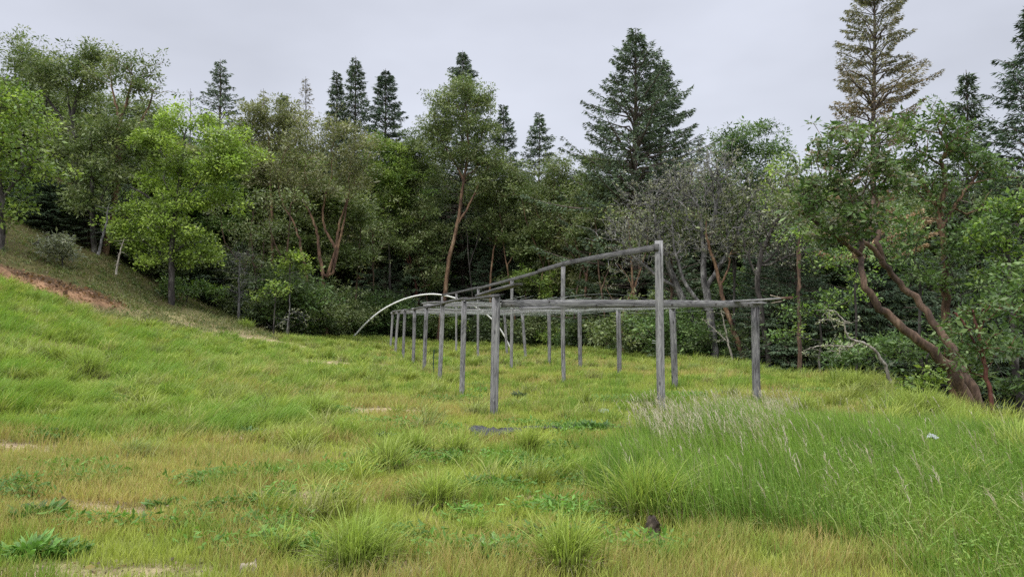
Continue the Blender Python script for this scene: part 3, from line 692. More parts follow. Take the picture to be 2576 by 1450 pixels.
def grow(stems, attr, rbase, rtip=.012, bf=.35, jit=.06, power=2.05):
    """stems: world polylines (first shares nothing, others may start anywhere); attr: crown points. Minimum-path tree."""
    pos = []; par = []; plen = []; rmin = []
    for si, st in enumerate(stems):
        pts, rb, rt = st
        pts = resample(smooth_poly(pts), .35)
        start = None
        if si and pos:
            dd = np.linalg.norm(np.array(pos) - pts[0], axis=1); j = int(dd.argmin())
            if dd[j] < .6: start = j
        L0 = 0 if start is None else plen[start]
        for k, q in enumerate(pts):
            if k == 0 and start is not None: prev = start; continue
            q = q + (rng.normal(0, .02, 3) if k else 0)
            if k == 0: par.append(-1); plen.append(0)
            else:
                par.append(prev); plen.append(plen[prev] + np.linalg.norm(q - pos[prev]))
            pos.append(q); prev = len(pos) - 1
            t = k / max(1, len(pts) - 1); rmin.append(rb * (1 - t) + rt * t)
    trunk_n = len(pos); pos_a = np.array(pos)
    A = np.array(attr); m = len(A); used = np.zeros(m, bool)
    # only upper parts of stems sprout
    zc = A[:, 2].min() - 1.0
    elig = np.array([i for i in range(trunk_n) if pos_a[i, 2] > zc or i in (trunk_n - 1,)])
    best = np.full(m, 1e9); bp = np.zeros(m, int)
    for i in elig:
        c = np.linalg.norm(A - pos_a[i], axis=1) + bf * plen[i] + np.maximum(0, pos_a[i, 2] - A[:, 2]) * .8
        k_ = c < best; best[k_] = c[k_]; bp[k_] = i
    pos = list(pos_a); tips = []
    for _ in range(m):
        b2 = np.where(used, 1e9, best); j = int(b2.argmin()); used[j] = True
        p = int(bp[j]); q0 = pos[p]; q1 = A[j]; dist = np.linalg.norm(q1 - q0)
        ns = max(1, int(dist / .45)); prev = p
        for k in range(1, ns + 1):
            t = k / ns; q = q0 + (q1 - q0) * t
            if k < ns: q = q + rng.normal(0, jit, 3) + np.array([0, 0, 1]) * dist * .12 * math.sin(math.pi * t)
            par.append(prev); plen.append(plen[prev] + np.linalg.norm(q - pos[prev])); pos.append(q); rmin.append(0); prev = len(pos) - 1
            c = np.linalg.norm(A - q, axis=1) + bf * plen[prev] + np.maximum(0, q[2] - A[:, 2]) * .5
            k_ = c < best; best[k_] = c[k_]; bp[k_] = prev
        tips.append(prev)
    pos = np.array(pos); n = len(pos); ra = np.zeros(n); kids = np.zeros(n, int)
    for k in range(n - 1, -1, -1):
        if ra[k] == 0: ra[k] = rtip ** power
        if par[k] >= 0: ra[par[k]] += ra[k]
    rad = np.maximum(ra ** (1 / power), np.array(rmin) if len(rmin) == n else 0)
    cap = rbase
    rad = np.minimum(rad, cap)
    return pos, par, rad, tips, trunk_n

def lobes_attr(lobes, nper, sub=7, spread=.30):
    """points in clumps near the shells of ellipsoid lobes"""
    A = []
    for c, r in lobes:
        k = max(3, int(sub * (r[0] * r[2]) ** .5 / 1.3))
        for _ in range(k):
            d = rng.normal(size=3); d[2] = d[2] * .8 + .25; d /= np.linalg.norm(d)
            cc = c + d * r * rng.uniform(.35, 1.08)
            A.append(cc + rng.normal(size=(nper, 3)) * spread * np.array([1, 1, .7]))
    return np.concatenate(A)
def lobe(px, py, rx, ry, D, dz=0):
    c = P(px, py, D); return (c, np.array([rx * D / F, .85 * rx * D / F, ry * D / F]))

MAD = [np.array([.16, .205, .08]), np.array([.23, .265, .125]), np.array([.11, .155, .055])]
MADR = [np.array([.11, .185, .058]), np.array([.18, .26, .09]), np.array([.08, .14, .045])]
MIXL = [np.array([.11, .19, .055]), np.array([.19, .30, .06]), np.array([.24, .34, .07]), np.array([.09, .15, .045])]
OLV = [np.array([.215, .23, .11]), np.array([.28, .285, .155]), np.array([.155, .175, .08])]
LIM = [np.array([.20, .29, .065]), np.array([.28, .37, .085]), np.array([.13, .21, .05])]
YLM = [np.array([.27, .38, .075]), np.array([.34, .44, .095]), np.array([.20, .28, .06]), np.array([.14, .20, .05])]
DRK = [np.array([.065, .10, .04]), np.array([.095, .13, .055])]
GRY = [np.array([.16, .18, .12]), np.array([.22, .24, .16])]
def leaves(pts, n, cr, L_, W_, pal, drop=0.0):
    m = len(pts); ci = rng.integers(0, len(pal), m); tone = rng.normal(1, .14, m)
    c = np.repeat(pts, n, 0); dirs = rng.normal(size=(m * n, 3)); dirs /= np.linalg.norm(dirs, axis=1)[:, None]
    c = c + dirs * (cr * rng.random(m * n)[:, None] ** .5) * np.array([1, 1, .6]) + np.array([0, 0, -drop])
    col_ = np.array(pal)[np.repeat(ci, n)] * np.repeat(tone, n)[:, None] * rng.normal(1, .14, m * n)[:, None]
    # a few fresh pale leaves
    hi = rng.random(m * n) < .05; col_[hi] *= 1.4
    return leafquads(c, L_ * (sz := np.clip(rng.lognormal(-.12, .38, m * n), .35, 1.9)), W_ * sz, np.clip(col_, .008, .9), up=.5, dirs=dirs)

def broadleaf(name, label, px, D, stems, lobes, bark, pal, group=None, nper=8, nl=46, cr=.42, leafL=.155, leafW=.062, rb=.16, spread=.40,
              rtip=.0058, bf=.3, sub=9, cat='tree', crownless=False, power=2.05, lichen=0, sides=6, sink=.15, keepz=False):
    sub = sub * max(1, D / 36); nl = int(nl * (min(D, 52) / 38 if D > 38 else 1)); base = D0(px, D); world = []
    for s in stems:
        pts = [P(q[0], q[1], q[2] if len(q) > 2 else D) for q in s[0]]
        if s is stems[0] or (len(s) > 3 and s[3]):
            g0 = D0(s[0][0][0], s[0][0][2] if len(s[0][0]) > 2 else D); g0[2] -= sink; pts[0] = g0
        world.append((pts, s[1] * .82, s[2] * .7))
    base = world[0][0][0].copy(); base[2] += sink
    lw = [lobe(*(l_ if len(l_) > 4 else (*l_, D))) for l_ in lobes]
    A = lobes_attr(lw, nper, sub, spread)
    pos, par, rad, tips, tn = grow(world, A, rb * 1.25, rtip, bf, power=power)
    root = empty(name, base); tag(root, label, cat, group)
    V, Qd = wood_mesh(pos - base, par, rad, sides)
    # the lower trunk is flared and the bark is one mesh
    build('trunk', V, Qd, mat=bark, parent=root, smooth=True)
    T = pos[tips] - base
    if not crownless:
        a = Acc(); a.add(*leaves(T, nl, cr, leafL, leafW, pal)); a.build('crown', M_LEAF, root)
    if lichen:
        a = Acc(); k = rng.choice(len(pos) - tn, lichen) + tn
        a.add(*leaves(pos[k] - base, 6, .07, .07, .045, [np.array([.34, .34, .25]), np.array([.22, .23, .17])])); a.build('lichen', M_LEAF, root)['kind'] = 'stuff'
    return root

def conifer(name, label, px, D, top, Rpx, pal, group=None, crown_base=.08, dens=1.0, droop=.25, bark=None, rb=.22, cat='tree', lean=0., skew=1., sparse=1.0, seedx=0, profile=.88, zbase=None, needle=1.0):
    base = D0(px, D); tp = P(px + lean, top, D); Hh = tp[2] - base[2]; R = Rpx * 2.55 * D / F
    root = empty(name, base); tag(root, label, cat, group)
    pos = []; par = []; rad = []
    nseg = max(8, int(Hh / .5))
    for k in range(nseg + 1):
        t = k / nseg; pos.append(np.array([(tp[0] - base[0]) * t + .05 * math.sin(t * 9), .04 * math.sin(t * 7), Hh * t - (.2 if k == 0 else 0)])); par.append(k - 1); rad.append(rb * (1 - t) ** .8 + .012)
    a = Acc(); C_ = []; Dr = []; LL = []
    z = Hh * crown_base; w0 = rng.uniform(0, 9); wob = lambda z: 1 + .16 * math.sin(z * 2.1 + w0) + .10 * math.sin(z * 5.3 + w0 * 2)
    while z < Hh * .988:
        t = z / Hh; t2 = (1 - t) / (1 - crown_base)
        Lm = R * min(.60, t2 ** profile) * wob(z)
        nb = int(rng.integers(4, 6))
        a0 = rng.uniform(0, 6.28); z += rng.uniform(0, .12)
        for b in range(nb):
            if rng.random() > sparse: continue
            th = a0 + b * 6.283 / nb + rng.normal(0, .2); Lb = Lm * rng.uniform(.55, 1.08) + .08
            dxy = np.array([math.cos(th), math.sin(th), 0]); up0 = .45 * t - .05 + rng.normal(0, .13)
            k0 = min(nseg, int(t * nseg)); c0 = pos[k0] * 1.0; c0[2] = z + rng.normal(0, .10)
            prev = k0; ns = max(2, int(Lb / .45))
            for s in range(1, ns + 1):
                q = s / ns; pt = c0 + dxy * Lb * q + np.array([0, 0, 1]) * Lb * (up0 * q - droop * q * q + .22 * q ** 3)
                par.append(prev); pos.append(pt); rad.append(max(.006, .05 * Lb / 3 * (1 - q) + .006)); prev = len(pos) - 1
            # foliage sprays
            m = max(1, int((14 + 22 * Lb) * dens))
            q = rng.uniform(.12 if Lb < 1 else .22, 1.0, m) ** .8
            side = rng.choice([-1, 1], m); sl_ = (.10 + .36 * Lb * (1 - q)) * rng.uniform(.2, 1, m)
            perp = np.array([-dxy[1], dxy[0], 0])
            c = c0 + dxy * (Lb * q)[:, None] + perp * (side * sl_)[:, None] + np.array([0, 0, 1]) * (Lb * (up0 * q - droop * q * q + .22 * q ** 3) - sl_ * .25)[:, None]
            dr_ = dxy * .8 + perp * (side * .7)[:, None] + np.array([0, 0, -.28]) + rng.normal(0, .25, (m, 3))
            C_.append(c + rng.normal(0, .03, (m, 3))); Dr.append(dr_); LL.append(np.full(m, 1.0) * rng.normal(1, .16))
        z += max(.16, .30 * (.4 + .8 * t2)) * rng.uniform(.7, 1.3)
    C_ = np.concatenate(C_); Dr = np.concatenate(Dr); LL = np.concatenate(LL)
    n = len(C_); ci = rng.integers(0, len(pal), n); cc = np.array(pal)[ci]
    if seedx:  # browning lower needles on the dying tree
        br_ = 1 - sstep(.45, .8, C_[:, 2] / Hh + rng.normal(0, .08, n)); cc = mixc(cc, np.tile(np.array([.48, .33, .20]), (n, 1)), br_ * .9)
    cc = np.clip(cc * (rng.normal(1, .22, n) * LL)[:, None], .006, .8)
    # two crossed slivers per spray
    ln = rng.uniform(.16, .34, n) * needle; wd = rng.uniform(.035, .075, n) * needle
    a.add(*leafquads(C_, ln, wd, cc, up=.6, dirs=Dr))
    a.add(*leafquads(C_, ln * .9, wd, cc * .8, up=0., dirs=Dr + np.array([0, 0, -.5])))
    V, Qd = wood_mesh(np.array(pos), par, rad, 5)
    build('trunk', V, Qd, mat=bark or M_BARK_F, parent=root, smooth=True)
    a.build('crown', M_NEEDLE, root)
    return root
FIR = [np.array([.11, .16, .092]), np.array([.15, .20, .115]), np.array([.085, .125, .078])]
FIRD = [np.array([.07, .115, .07]), np.array([.10, .145, .085])]
FIRL = [np.array([.10, .15, .075]), np.array([.075, .12, .06])]
FIRY = [np.array([.27, .28, .16]), np.array([.33, .30, .18]), np.array([.21, .23, .13])]

# ------------------------------------------------------------------ timber frame
FR0 = D0(1500, 24)
frame = empty('timber_frame', FR0)
tag(frame, 'weathered grey timber growing frame of posts, rails and sagging wires standing in the grass', 'wooden frame')
def board(name, p0, p1, w, h, mat=M_TIMBER, parent=frame, bow=.01, chip=.3, roll=0.0, label=None, org=None):
    """length along local Z; w across, h the other way; weathered uneven ends and a slight warp"""
    p0 = Vector(p0); p1 = Vector(p1); ax = (p1 - p0); Ln = ax.length; ax.normalize()
    if abs(ax.z) > .8: yx = Vector((-.223, .975, 0)); xx = yx.cross(ax).normalized(); yx = ax.cross(xx)
    else: yx = (Vector((0, 0, 1)) - ax * ax.z).normalized(); xx = yx.cross(ax).normalized()
    if roll: 
        R_ = Matrix.Rotation(roll, 3, ax); xx = R_ @ xx; yx = R_ @ yx
    ns = max(3, int(Ln / .35)); V = []; Qd = []
    b1, b2 = rng.normal(0, bow, 2); ph = rng.uniform(0, 6)
    c = .10 * min(w, h)
    prof = np.array([(-w / 2 + c, -h / 2), (w / 2 - c, -h / 2), (w / 2, -h / 2 + c), (w / 2, h / 2 - c), (w / 2 - c, h / 2), (-w / 2 + c, h / 2), (-w / 2, h / 2 - c), (-w / 2, -h / 2 + c)])
    for k in range(ns + 1):
        t = k / ns; z = Ln * t
        ox = b1 * math.sin(math.pi * t) + .2 * bow * math.sin(5 * t + ph); oy = b2 * math.sin(math.pi * t)
        pr = prof * (1 + rng.normal(0, .008)); zz = np.full(8, z)
        if k in (0, ns): zz = zz + rng.normal(0, chip * .03, 8)
        V.append(np.column_stack([pr[:, 0] + ox, pr[:, 1] + oy, zz]))
    V = np.concatenate(V)
    for k in range(ns):
        for j in range(8): Qd.append([k * 8 + j, k * 8 + (j + 1) % 8, (k + 1) * 8 + (j + 1) % 8, (k + 1) * 8 + j])
    m0 = len(V); V = np.vstack([V, V[:8].mean(0), V[-8:].mean(0)])
    T = [[m0, (j + 1) % 8, j] for j in range(8)] + [[m0 + 1, ns * 8 + j, ns * 8 + (j + 1) % 8] for j in range(8)]
    o = build(name, V, Qd, T, mat, parent=parent)
    M_ = Matrix((xx.to_4d(), yx.to_4d(), ax.to_4d(), (0, 0, 0, 1))).transposed(); M_[3][3] = 1
    for a_ in range(3): M_[3][a_] = 0
    M_ = Matrix(((xx.x, yx.x, ax.x, p0.x), (xx.y, yx.y, ax.y, p0.y), (xx.z, yx.z, ax.z, p0.z), (0, 0, 0, 1)))
    o_ = Vector(parent.location if parent else (0, 0, 0))
    o.matrix_local = Matrix.Translation(-o_) @ M_
    if label: o['label'] = label
    return o
LROW = [(1242, 1248, 748, 12.5, .122), (1161, 1168, 757, 16, .102), (1105, 1113, 768, 19.4, .102), (1068, 1073, 775, 23.2, .11), (1039, 1043, 780, 27, .11), (1015, 1019, 782, 31, .11), (995, 1003, 784, 35, .11), (982, 988, 786, 39, .11)]
TROW = [(1661, 1657, 605, 13.1, .132), (1418, 1417, 670, 18.9, .09), (1286, 1288, 706, 24.7, .09), (1203, 1203, 727, 30.8, .09), (1148, 1148, 738, 36.8, .09), (1110, 1112, 745, 42.5, .11)]
RROW = [(1901, 1900, 772, 14.4, .122), (1696, 1691, 777, 18, .12), (1557, 1555, 780, 21.6, .11), (1460, 1458, 784, 25.1, .11), (1381, 1381, 786, 28.9, .11), (1323, 1314, 788, 32.9, .11), (1276, 1269, 789, 36.6, .11)]
tops = []
for row in (LROW, TROW, RROW):
    tr = []
    for k, (bx_, tx_, ty_, D, wd_) in enumerate(row):
        b = D0(bx_, D); b[2] -= .35; t = P(tx_, ty_, D); tr.append(t)
        lab = None
        if row is TROW and k == 0: lab = 'tallest and thickest post with swirling grain, nearest of the middle row'
        if row is LROW and k == 0: lab = 'nearest post of the left row, thick and plain'
        if row is RROW and k == 0: lab = 'corner post at the right end of the nearest rail'
        board('post', b, t, wd_ if not lab or row is not TROW else .11, wd_, label=lab, bow=.012)
    tops.append(tr)
LT, TT, RT = [[Vector(p) for p in r] for r in tops]
up = Vector((0, 0, 1))
# near cross rail
A_ = LT[0] + Vector((.10, .03, -.10)); B_ = RT[0] + Vector((.12, 0, .055))
board('cross_rail', A_, B_, .04, .128, bow=.008, label='nearest cross rail, a wide grey plank from the left corner post to the right one')
board('cross_rail', A_ + Vector((.3, .07, -.085)), B_ + Vector((-.5, .10, -.035)), .04, .05, bow=.02)
dirr = (RT[0] - LT[0]).normalized()
# left row top rails, lapped boards
def rails(T, offs, name, w_, h_, mat, lap=.25, start=.3):
    pts = [p + up * offs for p in T]
    for k in range(0, len(pts) - 1):
        a = pts[k]; b = pts[k + 1]; d = (b - a).normalized()
        dz = .022 * (k % 2)
        board(name, a - d * (start if k == 0 else lap) + up * dz, b + d * lap * .4 + up * dz, w_, h_, mat, bow=.015)
rails(LT, .032, 'top_rail', .10, .045, M_TIMBER_D, start=.12)
rails(RT[1:], .035, 'top_rail', .10, .045, M_TIMBER)
d_ = (LT[1] - LT[0]).normalized()
board('loose_board', LT[0] - d_ * .30 + Vector((.30, -.2, .20)), LT[1] - d_ * .9 + Vector((.16, 0, .10)), .16, .04, M_TIMBER_D, label='loose board lapped over the near left corner')
board('loose_board', LT[3] + Vector((-.05, -.5, .14)), LT[2] + Vector((.0, 0, .09)), .10, .04, M_TIMBER)
board('loose_board', LT[7] + Vector((-.05, .3, .09)), LT[5] + Vector((0, 0, .07)), .09, .04, M_TIMBER, roll=.2)
# ridge rail along the tall posts, fixed to their left faces
sd_ = Vector((-.975, -.223, 0))
rt = [TT[k] + sd_ * (.085 if k == 0 else .0) + up * (-.13 if k == 0 else .055) for k in range(6)]
brk = [(0, 1.0), (1.0, 1.42), (1.42, 3), (3, 4.35), (4.35, 5)]
def rl(s):
    k = min(4, int(s)); return rt[k] + (rt[k + 1] - rt[k]) * (s - k)
for q, (a, b) in enumerate(brk):
    board('ridge_rail', rl(a) + up * (.02 * math.sin(q * 2.3)), rl(b) + up * (.02 * math.sin(q * 1.7 + 1)), .04, .112 if q < 2 else .10, M_TIMBER_D, bow=.006, label='nearest and darkest length of the ridge rail' if q == 0 else None)
board('cleat', rt[0] + Vector((.005, -.03, .005)), rt[0] + Vector((.075, -.05, .005)), .11, .125, M_TIMBER_D, bow=.001)
# cross rails further back
def cross(a, b, ha, hb, w_=.045, h_=.09, name='cross_rail'):
    board(name, a + up * ha - dirr * .1, b + up * hb + dirr * .1, w_, h_, M_TIMBER, bow=.03)
cross(LT[2], RT[1], .07, .03, .045, .06); cross(LT[3], RT[2], .10, .05); cross(LT[4], RT[3], .05, .04, .045, .07)
cross(LT[5], RT[4], .03, .04, .04, .05); cross(LT[6], RT[5], .02, .05, .04, .06); cross(LT[7], RT[6], -.02, .02, .045, .12)
# boards sticking out at the right corner
rc = RT[0] + up * .13
board('loose_board', rc + Vector((-.75, -.02, -.03)), P(1985, 749, 13.6), .11, .032, M_TIMBER, label='board jutting out past the right corner with a red brown end')
board('loose_board', rc + Vector((-2.2, .02, -.03)), rc + Vector((.05, -.04, .0)), .10, .03, M_TIMBER_D)
board('loose_board', rc + Vector((-.12, -.05, -.055)), rc + Vector((.19, -.09, -.05)), .09, .03, M_TIMBER)
e1 = Vector(P(1962, 750, 13.62)); e2 = Vector(P(1991, 748, 13.58))
board('bark_strip', e1 + up * .0 + Vector((0, -.07, .0)), e2 + Vector((0, -.07, 0)), .05, .045, M_RUST, bow=.002)
board('splinter', Vector(P(1938, 742, 13.5)), Vector(P(1975, 750, 13.5)), .02, .012, M_STONE, bow=.004)
board('splinter', Vector(P(1940, 762, 13.5)), Vector(P(1968, 757, 13.5)), .02, .012, M_STONE, bow=.004)
# big nails on the tallest post
for pz in (862, 858):
    q = Vector(P(1648, pz, 13.05)); board('nail', q + Vector((-.05, 0, .004 * (862 - pz))), q + Vector((.02, 0, 0)), .009, .009, M_WIRE, bow=.0)
for f_ in (.03, .16, .33, .47, .62, .80, .94):
    q = A_ + (B_ - A_) * f_ + Vector((.01, -.028, rng.uniform(-.04, .04))); board('bolt', q, q + Vector((.004, -.016, 0)), .022, .022, M_STUMP, bow=0)
# wires
def wire(a, b, sag, ns=18, r=.0055, wob=.02, mat=M_WIRE, name='wire', parent=frame):
    a = np.array(a); b = np.array(b); pos = []
    w1, w2 = rng.normal(0, wob, 2); f1 = rng.uniform(5, 14)
    for k in range(ns + 1):
        t = k / ns; q = a + (b - a) * t; q[2] += -sag * math.sin(math.pi * t) + w1 * math.sin(f1 * t); q[0] += w2 * math.sin(f1 * .8 * t + 1)
        pos.append(q)
    r = r * .5
    o_ = np.array(parent.location)
    V, Qd = wood_mesh(np.array(pos) - o_, list(range(-1, ns)), [r] * (ns + 1), 3)
    return build(name, V, Qd, mat=mat, parent=parent)
def onrow(T, s):
    k = min(len(T) - 2, int(s)); return T[k] + (T[k + 1] - T[k]) * (s - k)
for j in range(26):
    f = (j + .5) / 26; f2 = np.clip(f + rng.normal(0, .03), 0, 1)
    k = j % 3
    if k == 0: a = LT[0] + (RT[0] - LT[0]) * f + up * .06; b = LT[3] + (RT[2] - LT[3]) * f2 + up * .02
    elif k == 1: a = LT[3] + (RT[2] - LT[3]) * f + up * .0; b = LT[5] + (RT[4] - LT[5]) * f2
    else: a = LT[0] + (RT[0] - LT[0]) * f + up * .05; b = LT[7] + (RT[6] - LT[7]) * f2
    wire(a, b, rng.uniform(.03, .20) * (1.6 if k == 2 else 1), 22, .0045 + .0016 * k, .03)
for j in range(22):
    s = rng.uniform(.3, 6.6); a = onrow(LT, s) + up * .04; b = onrow(RT, min(5.9, max(0, s * .86 + rng.normal(0, .5)))) + up * .04
    wire(a, b, rng.uniform(-.02, .16), 18, .0045 + .0004 * s, .03)
for q in ((1235, 752, 12.9, 1880, 768, 14.2, -.10), (1290, 742, 13.6, 1760, 765, 15, -.02), (1300, 755, 14, 1500, 770, 13.0, .02), (1215, 748, 13, 1300, 757, 13.5, .03)):
    wire(P(q[0], q[1], q[2]), P(q[3], q[4], q[5]), q[6], 20, .0045, .03)

# ------------------------------------------------------------------ pipe hoop behind the frame
hp = []
for px, py in ((884, 853), (905, 828), (930, 803), (960, 779), (995, 760), (1030, 747), (1065, 740), (1100, 739), (1140, 747), (1185, 764), (1230, 793), (1262, 830), (1286, 878)):
    f_ = (px - 884) / 400; hp.append(P(px, py, 44.5 + .8 * f_))
hp = [np.array(p) for p in smooth_poly(hp, 2)]; q0 = hp[0].copy(); hp[0][2] -= .25
V, Qd = wood_mesh(np.array(hp) - q0, list(range(-1, len(hp) - 1)), [.05] * len(hp), 10)
hoop = build('pipe_hoop', V, Qd, mat=M_PVC, smooth=True); hoop.location = q0
tag(hoop, 'white pipe bent into a wide low hoop behind the timber frame', 'pipe')

# dark hose upright in the grass
b = D0(1093, 21.5); hs = [b + np.array([0, 0, -.05]), b + np.array([-.02, 0, .35]), b + np.array([-.01, 0, .65]), b + np.array([.0, 0, .78])]
V, Qd = wood_mesh(np.array(hs) - b, [-1, 0, 1, 2], [.014] * 4, 6)
o = build('hose', V, Qd, mat=M_HOSE, smooth=True); o.location = b; tag(o, 'dark thin hose standing upright behind the third post of the left row', 'hose')

# small things lying in the grass
def patch(name, px, py, rx, ry, mat, label, cat, seed, thick=.012, lift=.03, tilt=None, amp=.03, n=26, wv=1.0):
    q = G(px, py); r_ = np.random.default_rng(seed); V = []
    rings = 7
    for k in range(rings + 1):
        for j in range(n):
            a = 2 * math.pi * j / n; rr = k / rings * (1 + wv * .35 * math.sin(a * 3 + seed) * (k / rings) + wv * .25 * r_.normal() * (k == rings) * .5)
            x = rx * rr * math.cos(a); y = ry * rr * math.sin(a)
            V.append((x, y, float(H(q[0] + x, q[1] + y)) - q[2] + lift + amp * math.sin(a * 5 + k * 1.3 + seed) * .5 + r_.normal(0, amp * .25)))
    Qd = [[k * n + j, k * n + (j + 1) % n, (k + 1) * n + (j + 1) % n, (k + 1) * n + j] for k in range(rings) for j in range(n)]
    V = np.array(V)
    if tilt: 
        V[:, 2] += V[:, 1] * tilt - V[:, 1].min() * tilt
    o = build(name, V, Qd, mat=mat, smooth=True); o.location = q
    sm = o.modifiers.new('thickness', 'SOLIDIFY'); sm.thickness = thick
    tag(o, label, cat); return o
patch('weed_cloth', 1235, 1093, .36, .42, M_FABRIC, 'torn piece of black weed cloth lying in front of the first left row post', 'cloth', 1)
patch('weed_cloth', 1445, 1080, .75, .16, M_FABRIC, 'long narrow strip of black weed cloth partly under weeds, right of the torn piece', 'cloth', 2)
patch('plastic_disc', 1519, 1040, .10, .07, M_PLASTIC, 'pale green translucent plastic disc propped in the turf left of the tallest post', 'plastic disc', 3, .006, .02, .45, .002, 26, .08)
patch('litter_scrap', 2347, 1160, .05, .06, M_LITTER, 'crumpled white scrap lying in the grass at the right', 'litter', 4, .004, .26, .3, .02)
def lump(name, px, py, r, h, mat, label, cat, seed, rough=.18, up_=.0):
    q = G(px, py); r_ = np.random.default_rng(seed); V = []; n = 22; m = 12
    for k in range(m + 1):
        ph = math.pi * .5 * k / m
        for j in range(n):
            a = 2 * math.pi * j / n; f = 1 + rough * math.sin(a * 3 + seed + k * .4) * .6 + r_.normal(0, rough * .3)
            rr = r * f * (1 if k < m - 2 else (m - k) / 2.2) * (1.15 - .2 * k / m)
            V.append((rr * math.cos(a), rr * math.sin(a), -.05 + (h + .05) * min(1, k / (m - 3)) + r_.normal(0, .010) + (.03 * math.sin(a * 2 + seed) if k > m - 5 else 0)))
    Qd = [[k * n + j, k * n + (j + 1) % n, (k + 1) * n + (j + 1) % n, (k + 1) * n + j] for k in range(m) for j in range(n)]
    o = build(name, V, Qd, mat=mat, smooth=False); o.location = q + np.array([0, 0, up_]); tag(o, label, cat); return o
lump('stump', 1643, 1342, .052, .09, M_STUMP, 'dark rotten stump half hidden under the widest overhanging tussock', 'stump', 5, .3)
lump('stone', 625, 1449, .05, .05, M_STONE, 'pale tan stone at the bottom edge left of the big tussock', 'stone', 6, .12)

# ------------------------------------------------------------------ wood: named trees
# --- conifers on the skyline
conifer('fir_tree', 'open dark fir standing alone on the skyline above the bright maple', 553, 58, 148, 62, FIR, dens=.75, sparse=.8, crown_base=.2)
conifer('fir_tree', 'dense left fir of the dark trio on the skyline', 846, 58, 183, 50, FIR, rb=.2)
conifer('fir_tree', 'tallest fir of the dark trio on the skyline, in its middle', 893, 60, 140, 62, FIR, rb=.22)
conifer('fir_tree', 'right fir of the dark trio, broad and darkest', 969, 56, 172, 64, FIRD, rb=.22, dens=1.2, profile=.8)
conifer('fir_tree', 'narrow dark fir rising behind the tall madrone in the centre', 1163, 60, 126, 96, FIR, rb=.22, dens=1.2)
conifer('fir_tree', 'pale green slender fir just right of the tall central madrone', 1265, 58, 262, 62, FIRL, rb=.16)
conifer('fir_tree', 'small pointed dark fir alone between the central madrone and the giant fir', 1355, 57, 284, 68, FIR, rb=.16)
conifer('fir_tree', 'giant spreading fir, the widest conifer on the skyline', 1597, 44, 74, 138, FIR, rb=.32, dens=1.4, crown_base=.12, droop=.12)
conifer('fir_tree', 'second fir grown into the right side of the giant fir', 1662, 47, 150, 100, FIR, rb=.22, dens=1.3, crown_base=.12)
conifer('dying_fir_tree', 'tall dying fir with brown needles and a bare showing trunk, cut by the top edge', 2196, 30, -110, 84, FIRY, crown_base=.30, dens=2.6, sparse=.95, rb=.17, seedx=1, droop=.18, profile=.72, needle=.6)
conifer('fir_tree', 'small thin fir peeping over the crown of the right madrone', 2430, 34, 175, 75, FIR, dens=.8, rb=.15)
conifer('fir_tree', 'big dark fir at the right edge of the view', 2595, 31, 15, 110, FIRD, rb=.3, dens=1.0, droop=.15, crown_base=.15)
conifer('dead_fir_tree', 'pale sun bleached thin fir top left of the dark trio', 768, 62, 192, 42, [np.array([.30, .26, .19]), np.array([.22, .20, .14])], dens=.28, sparse=.7, rb=.13, bark=M_BARK_G)
conifer('fir_tree', 'small ragged grey fir tip between the lone fir and the bleached one', 662, 64, 222, 32, FIRY, dens=.5, sparse=.7, rb=.12)
conifer('fir_tree', 'tiniest dark fir tip beside the bleached fir', 714, 64, 236, 26, FIR, dens=1, rb=.12)
conifer('dead_fir_tree', 'bare pole of a dead fir with a few twigs left of the lone skyline fir', 478, 60, 222, 24, FIRY, dens=.03, sparse=.35, rb=.10, bark=M_BARK_G, crown_base=.5)

# --- left side
broadleaf('madrone_tree', 'dark round crowned madrone at the upper left corner', 40, 43,
          [([(60, 600), (62, 450), (50, 300), (40, 200)], .2, .08), ([(62, 430), (110, 300), (130, 200)], .12, .05)],
          [(45, 150, 75, 55), (-40, 230, 80, 70), (110, 200, 50, 55), (20, 260, 90, 60)], M_BARK_D, MAD)
broadleaf('madrone_tree', 'madrone with an open forked dark trunk, second crown from the left on the skyline', 188, 40,
          [([(195, 640), (190, 480), (182, 360), (182, 290), (200, 220), (215, 170)], .26, .06), ([(182, 350), (160, 300), (120, 250), (95, 210)], .14, .05), ([(182, 300), (172, 260), (165, 200)], .1, .04)],
          [(190, 140, 62, 38), (110, 190, 45, 45), (240, 185, 45, 48), (175, 200, 60, 45)], M_BARK_D, MAD, sub=10)
broadleaf('madrone_tree', 'airy madrone whose pale forked limbs show against the sky, third from the left', 300, 38,
          [([(262, 640), (285, 520), (300, 420), (296, 350), (303, 300), (325, 240), (335, 190)], .24, .05), ([(296, 350), (300, 290), (285, 240), (280, 200)], .12, .04), ([(300, 380), (345, 320), (375, 270), (385, 230)], .11, .04)],
          [(340, 165, 50, 30), (290, 175, 42, 35), (385, 215, 34, 32), (350, 230, 40, 30)], M_BARK_M, MAD, nper=6, nl=34, sub=8, rtip=.009, cr=.3)
broadleaf('madrone_tree', 'dark green tree filling the gap below the two open madrones at the left', 240, 37,
          [([(235, 650), (230, 520), (235, 420)], .2, .08)], [(235, 330, 60, 50), (190, 420, 80, 70), (280, 430, 70, 60), (215, 500, 90, 50), (340, 330, 60, 60), (120, 340, 60, 50)], M_BARK_D, MAD, nper=8)
broadleaf('maple_tree', 'lime green maple hanging in from the left edge', -20, 30,
          [([(0, 640), (5, 520), (0, 420), (10, 330)], .2, .07), ([(5, 500), (60, 430), (100, 400)], .1, .04)],
          [(30, 260, 60, 45), (85, 330, 60, 55), (20, 390, 80, 55), (90, 430, 60, 40), (0, 480, 70, 45), (-60, 320, 80, 80), (30, 520, 40, 25)], M_BARK_D, LIM, nper=8, nl=28, leafL=.14, leafW=.09, lichen=140, sub=8)
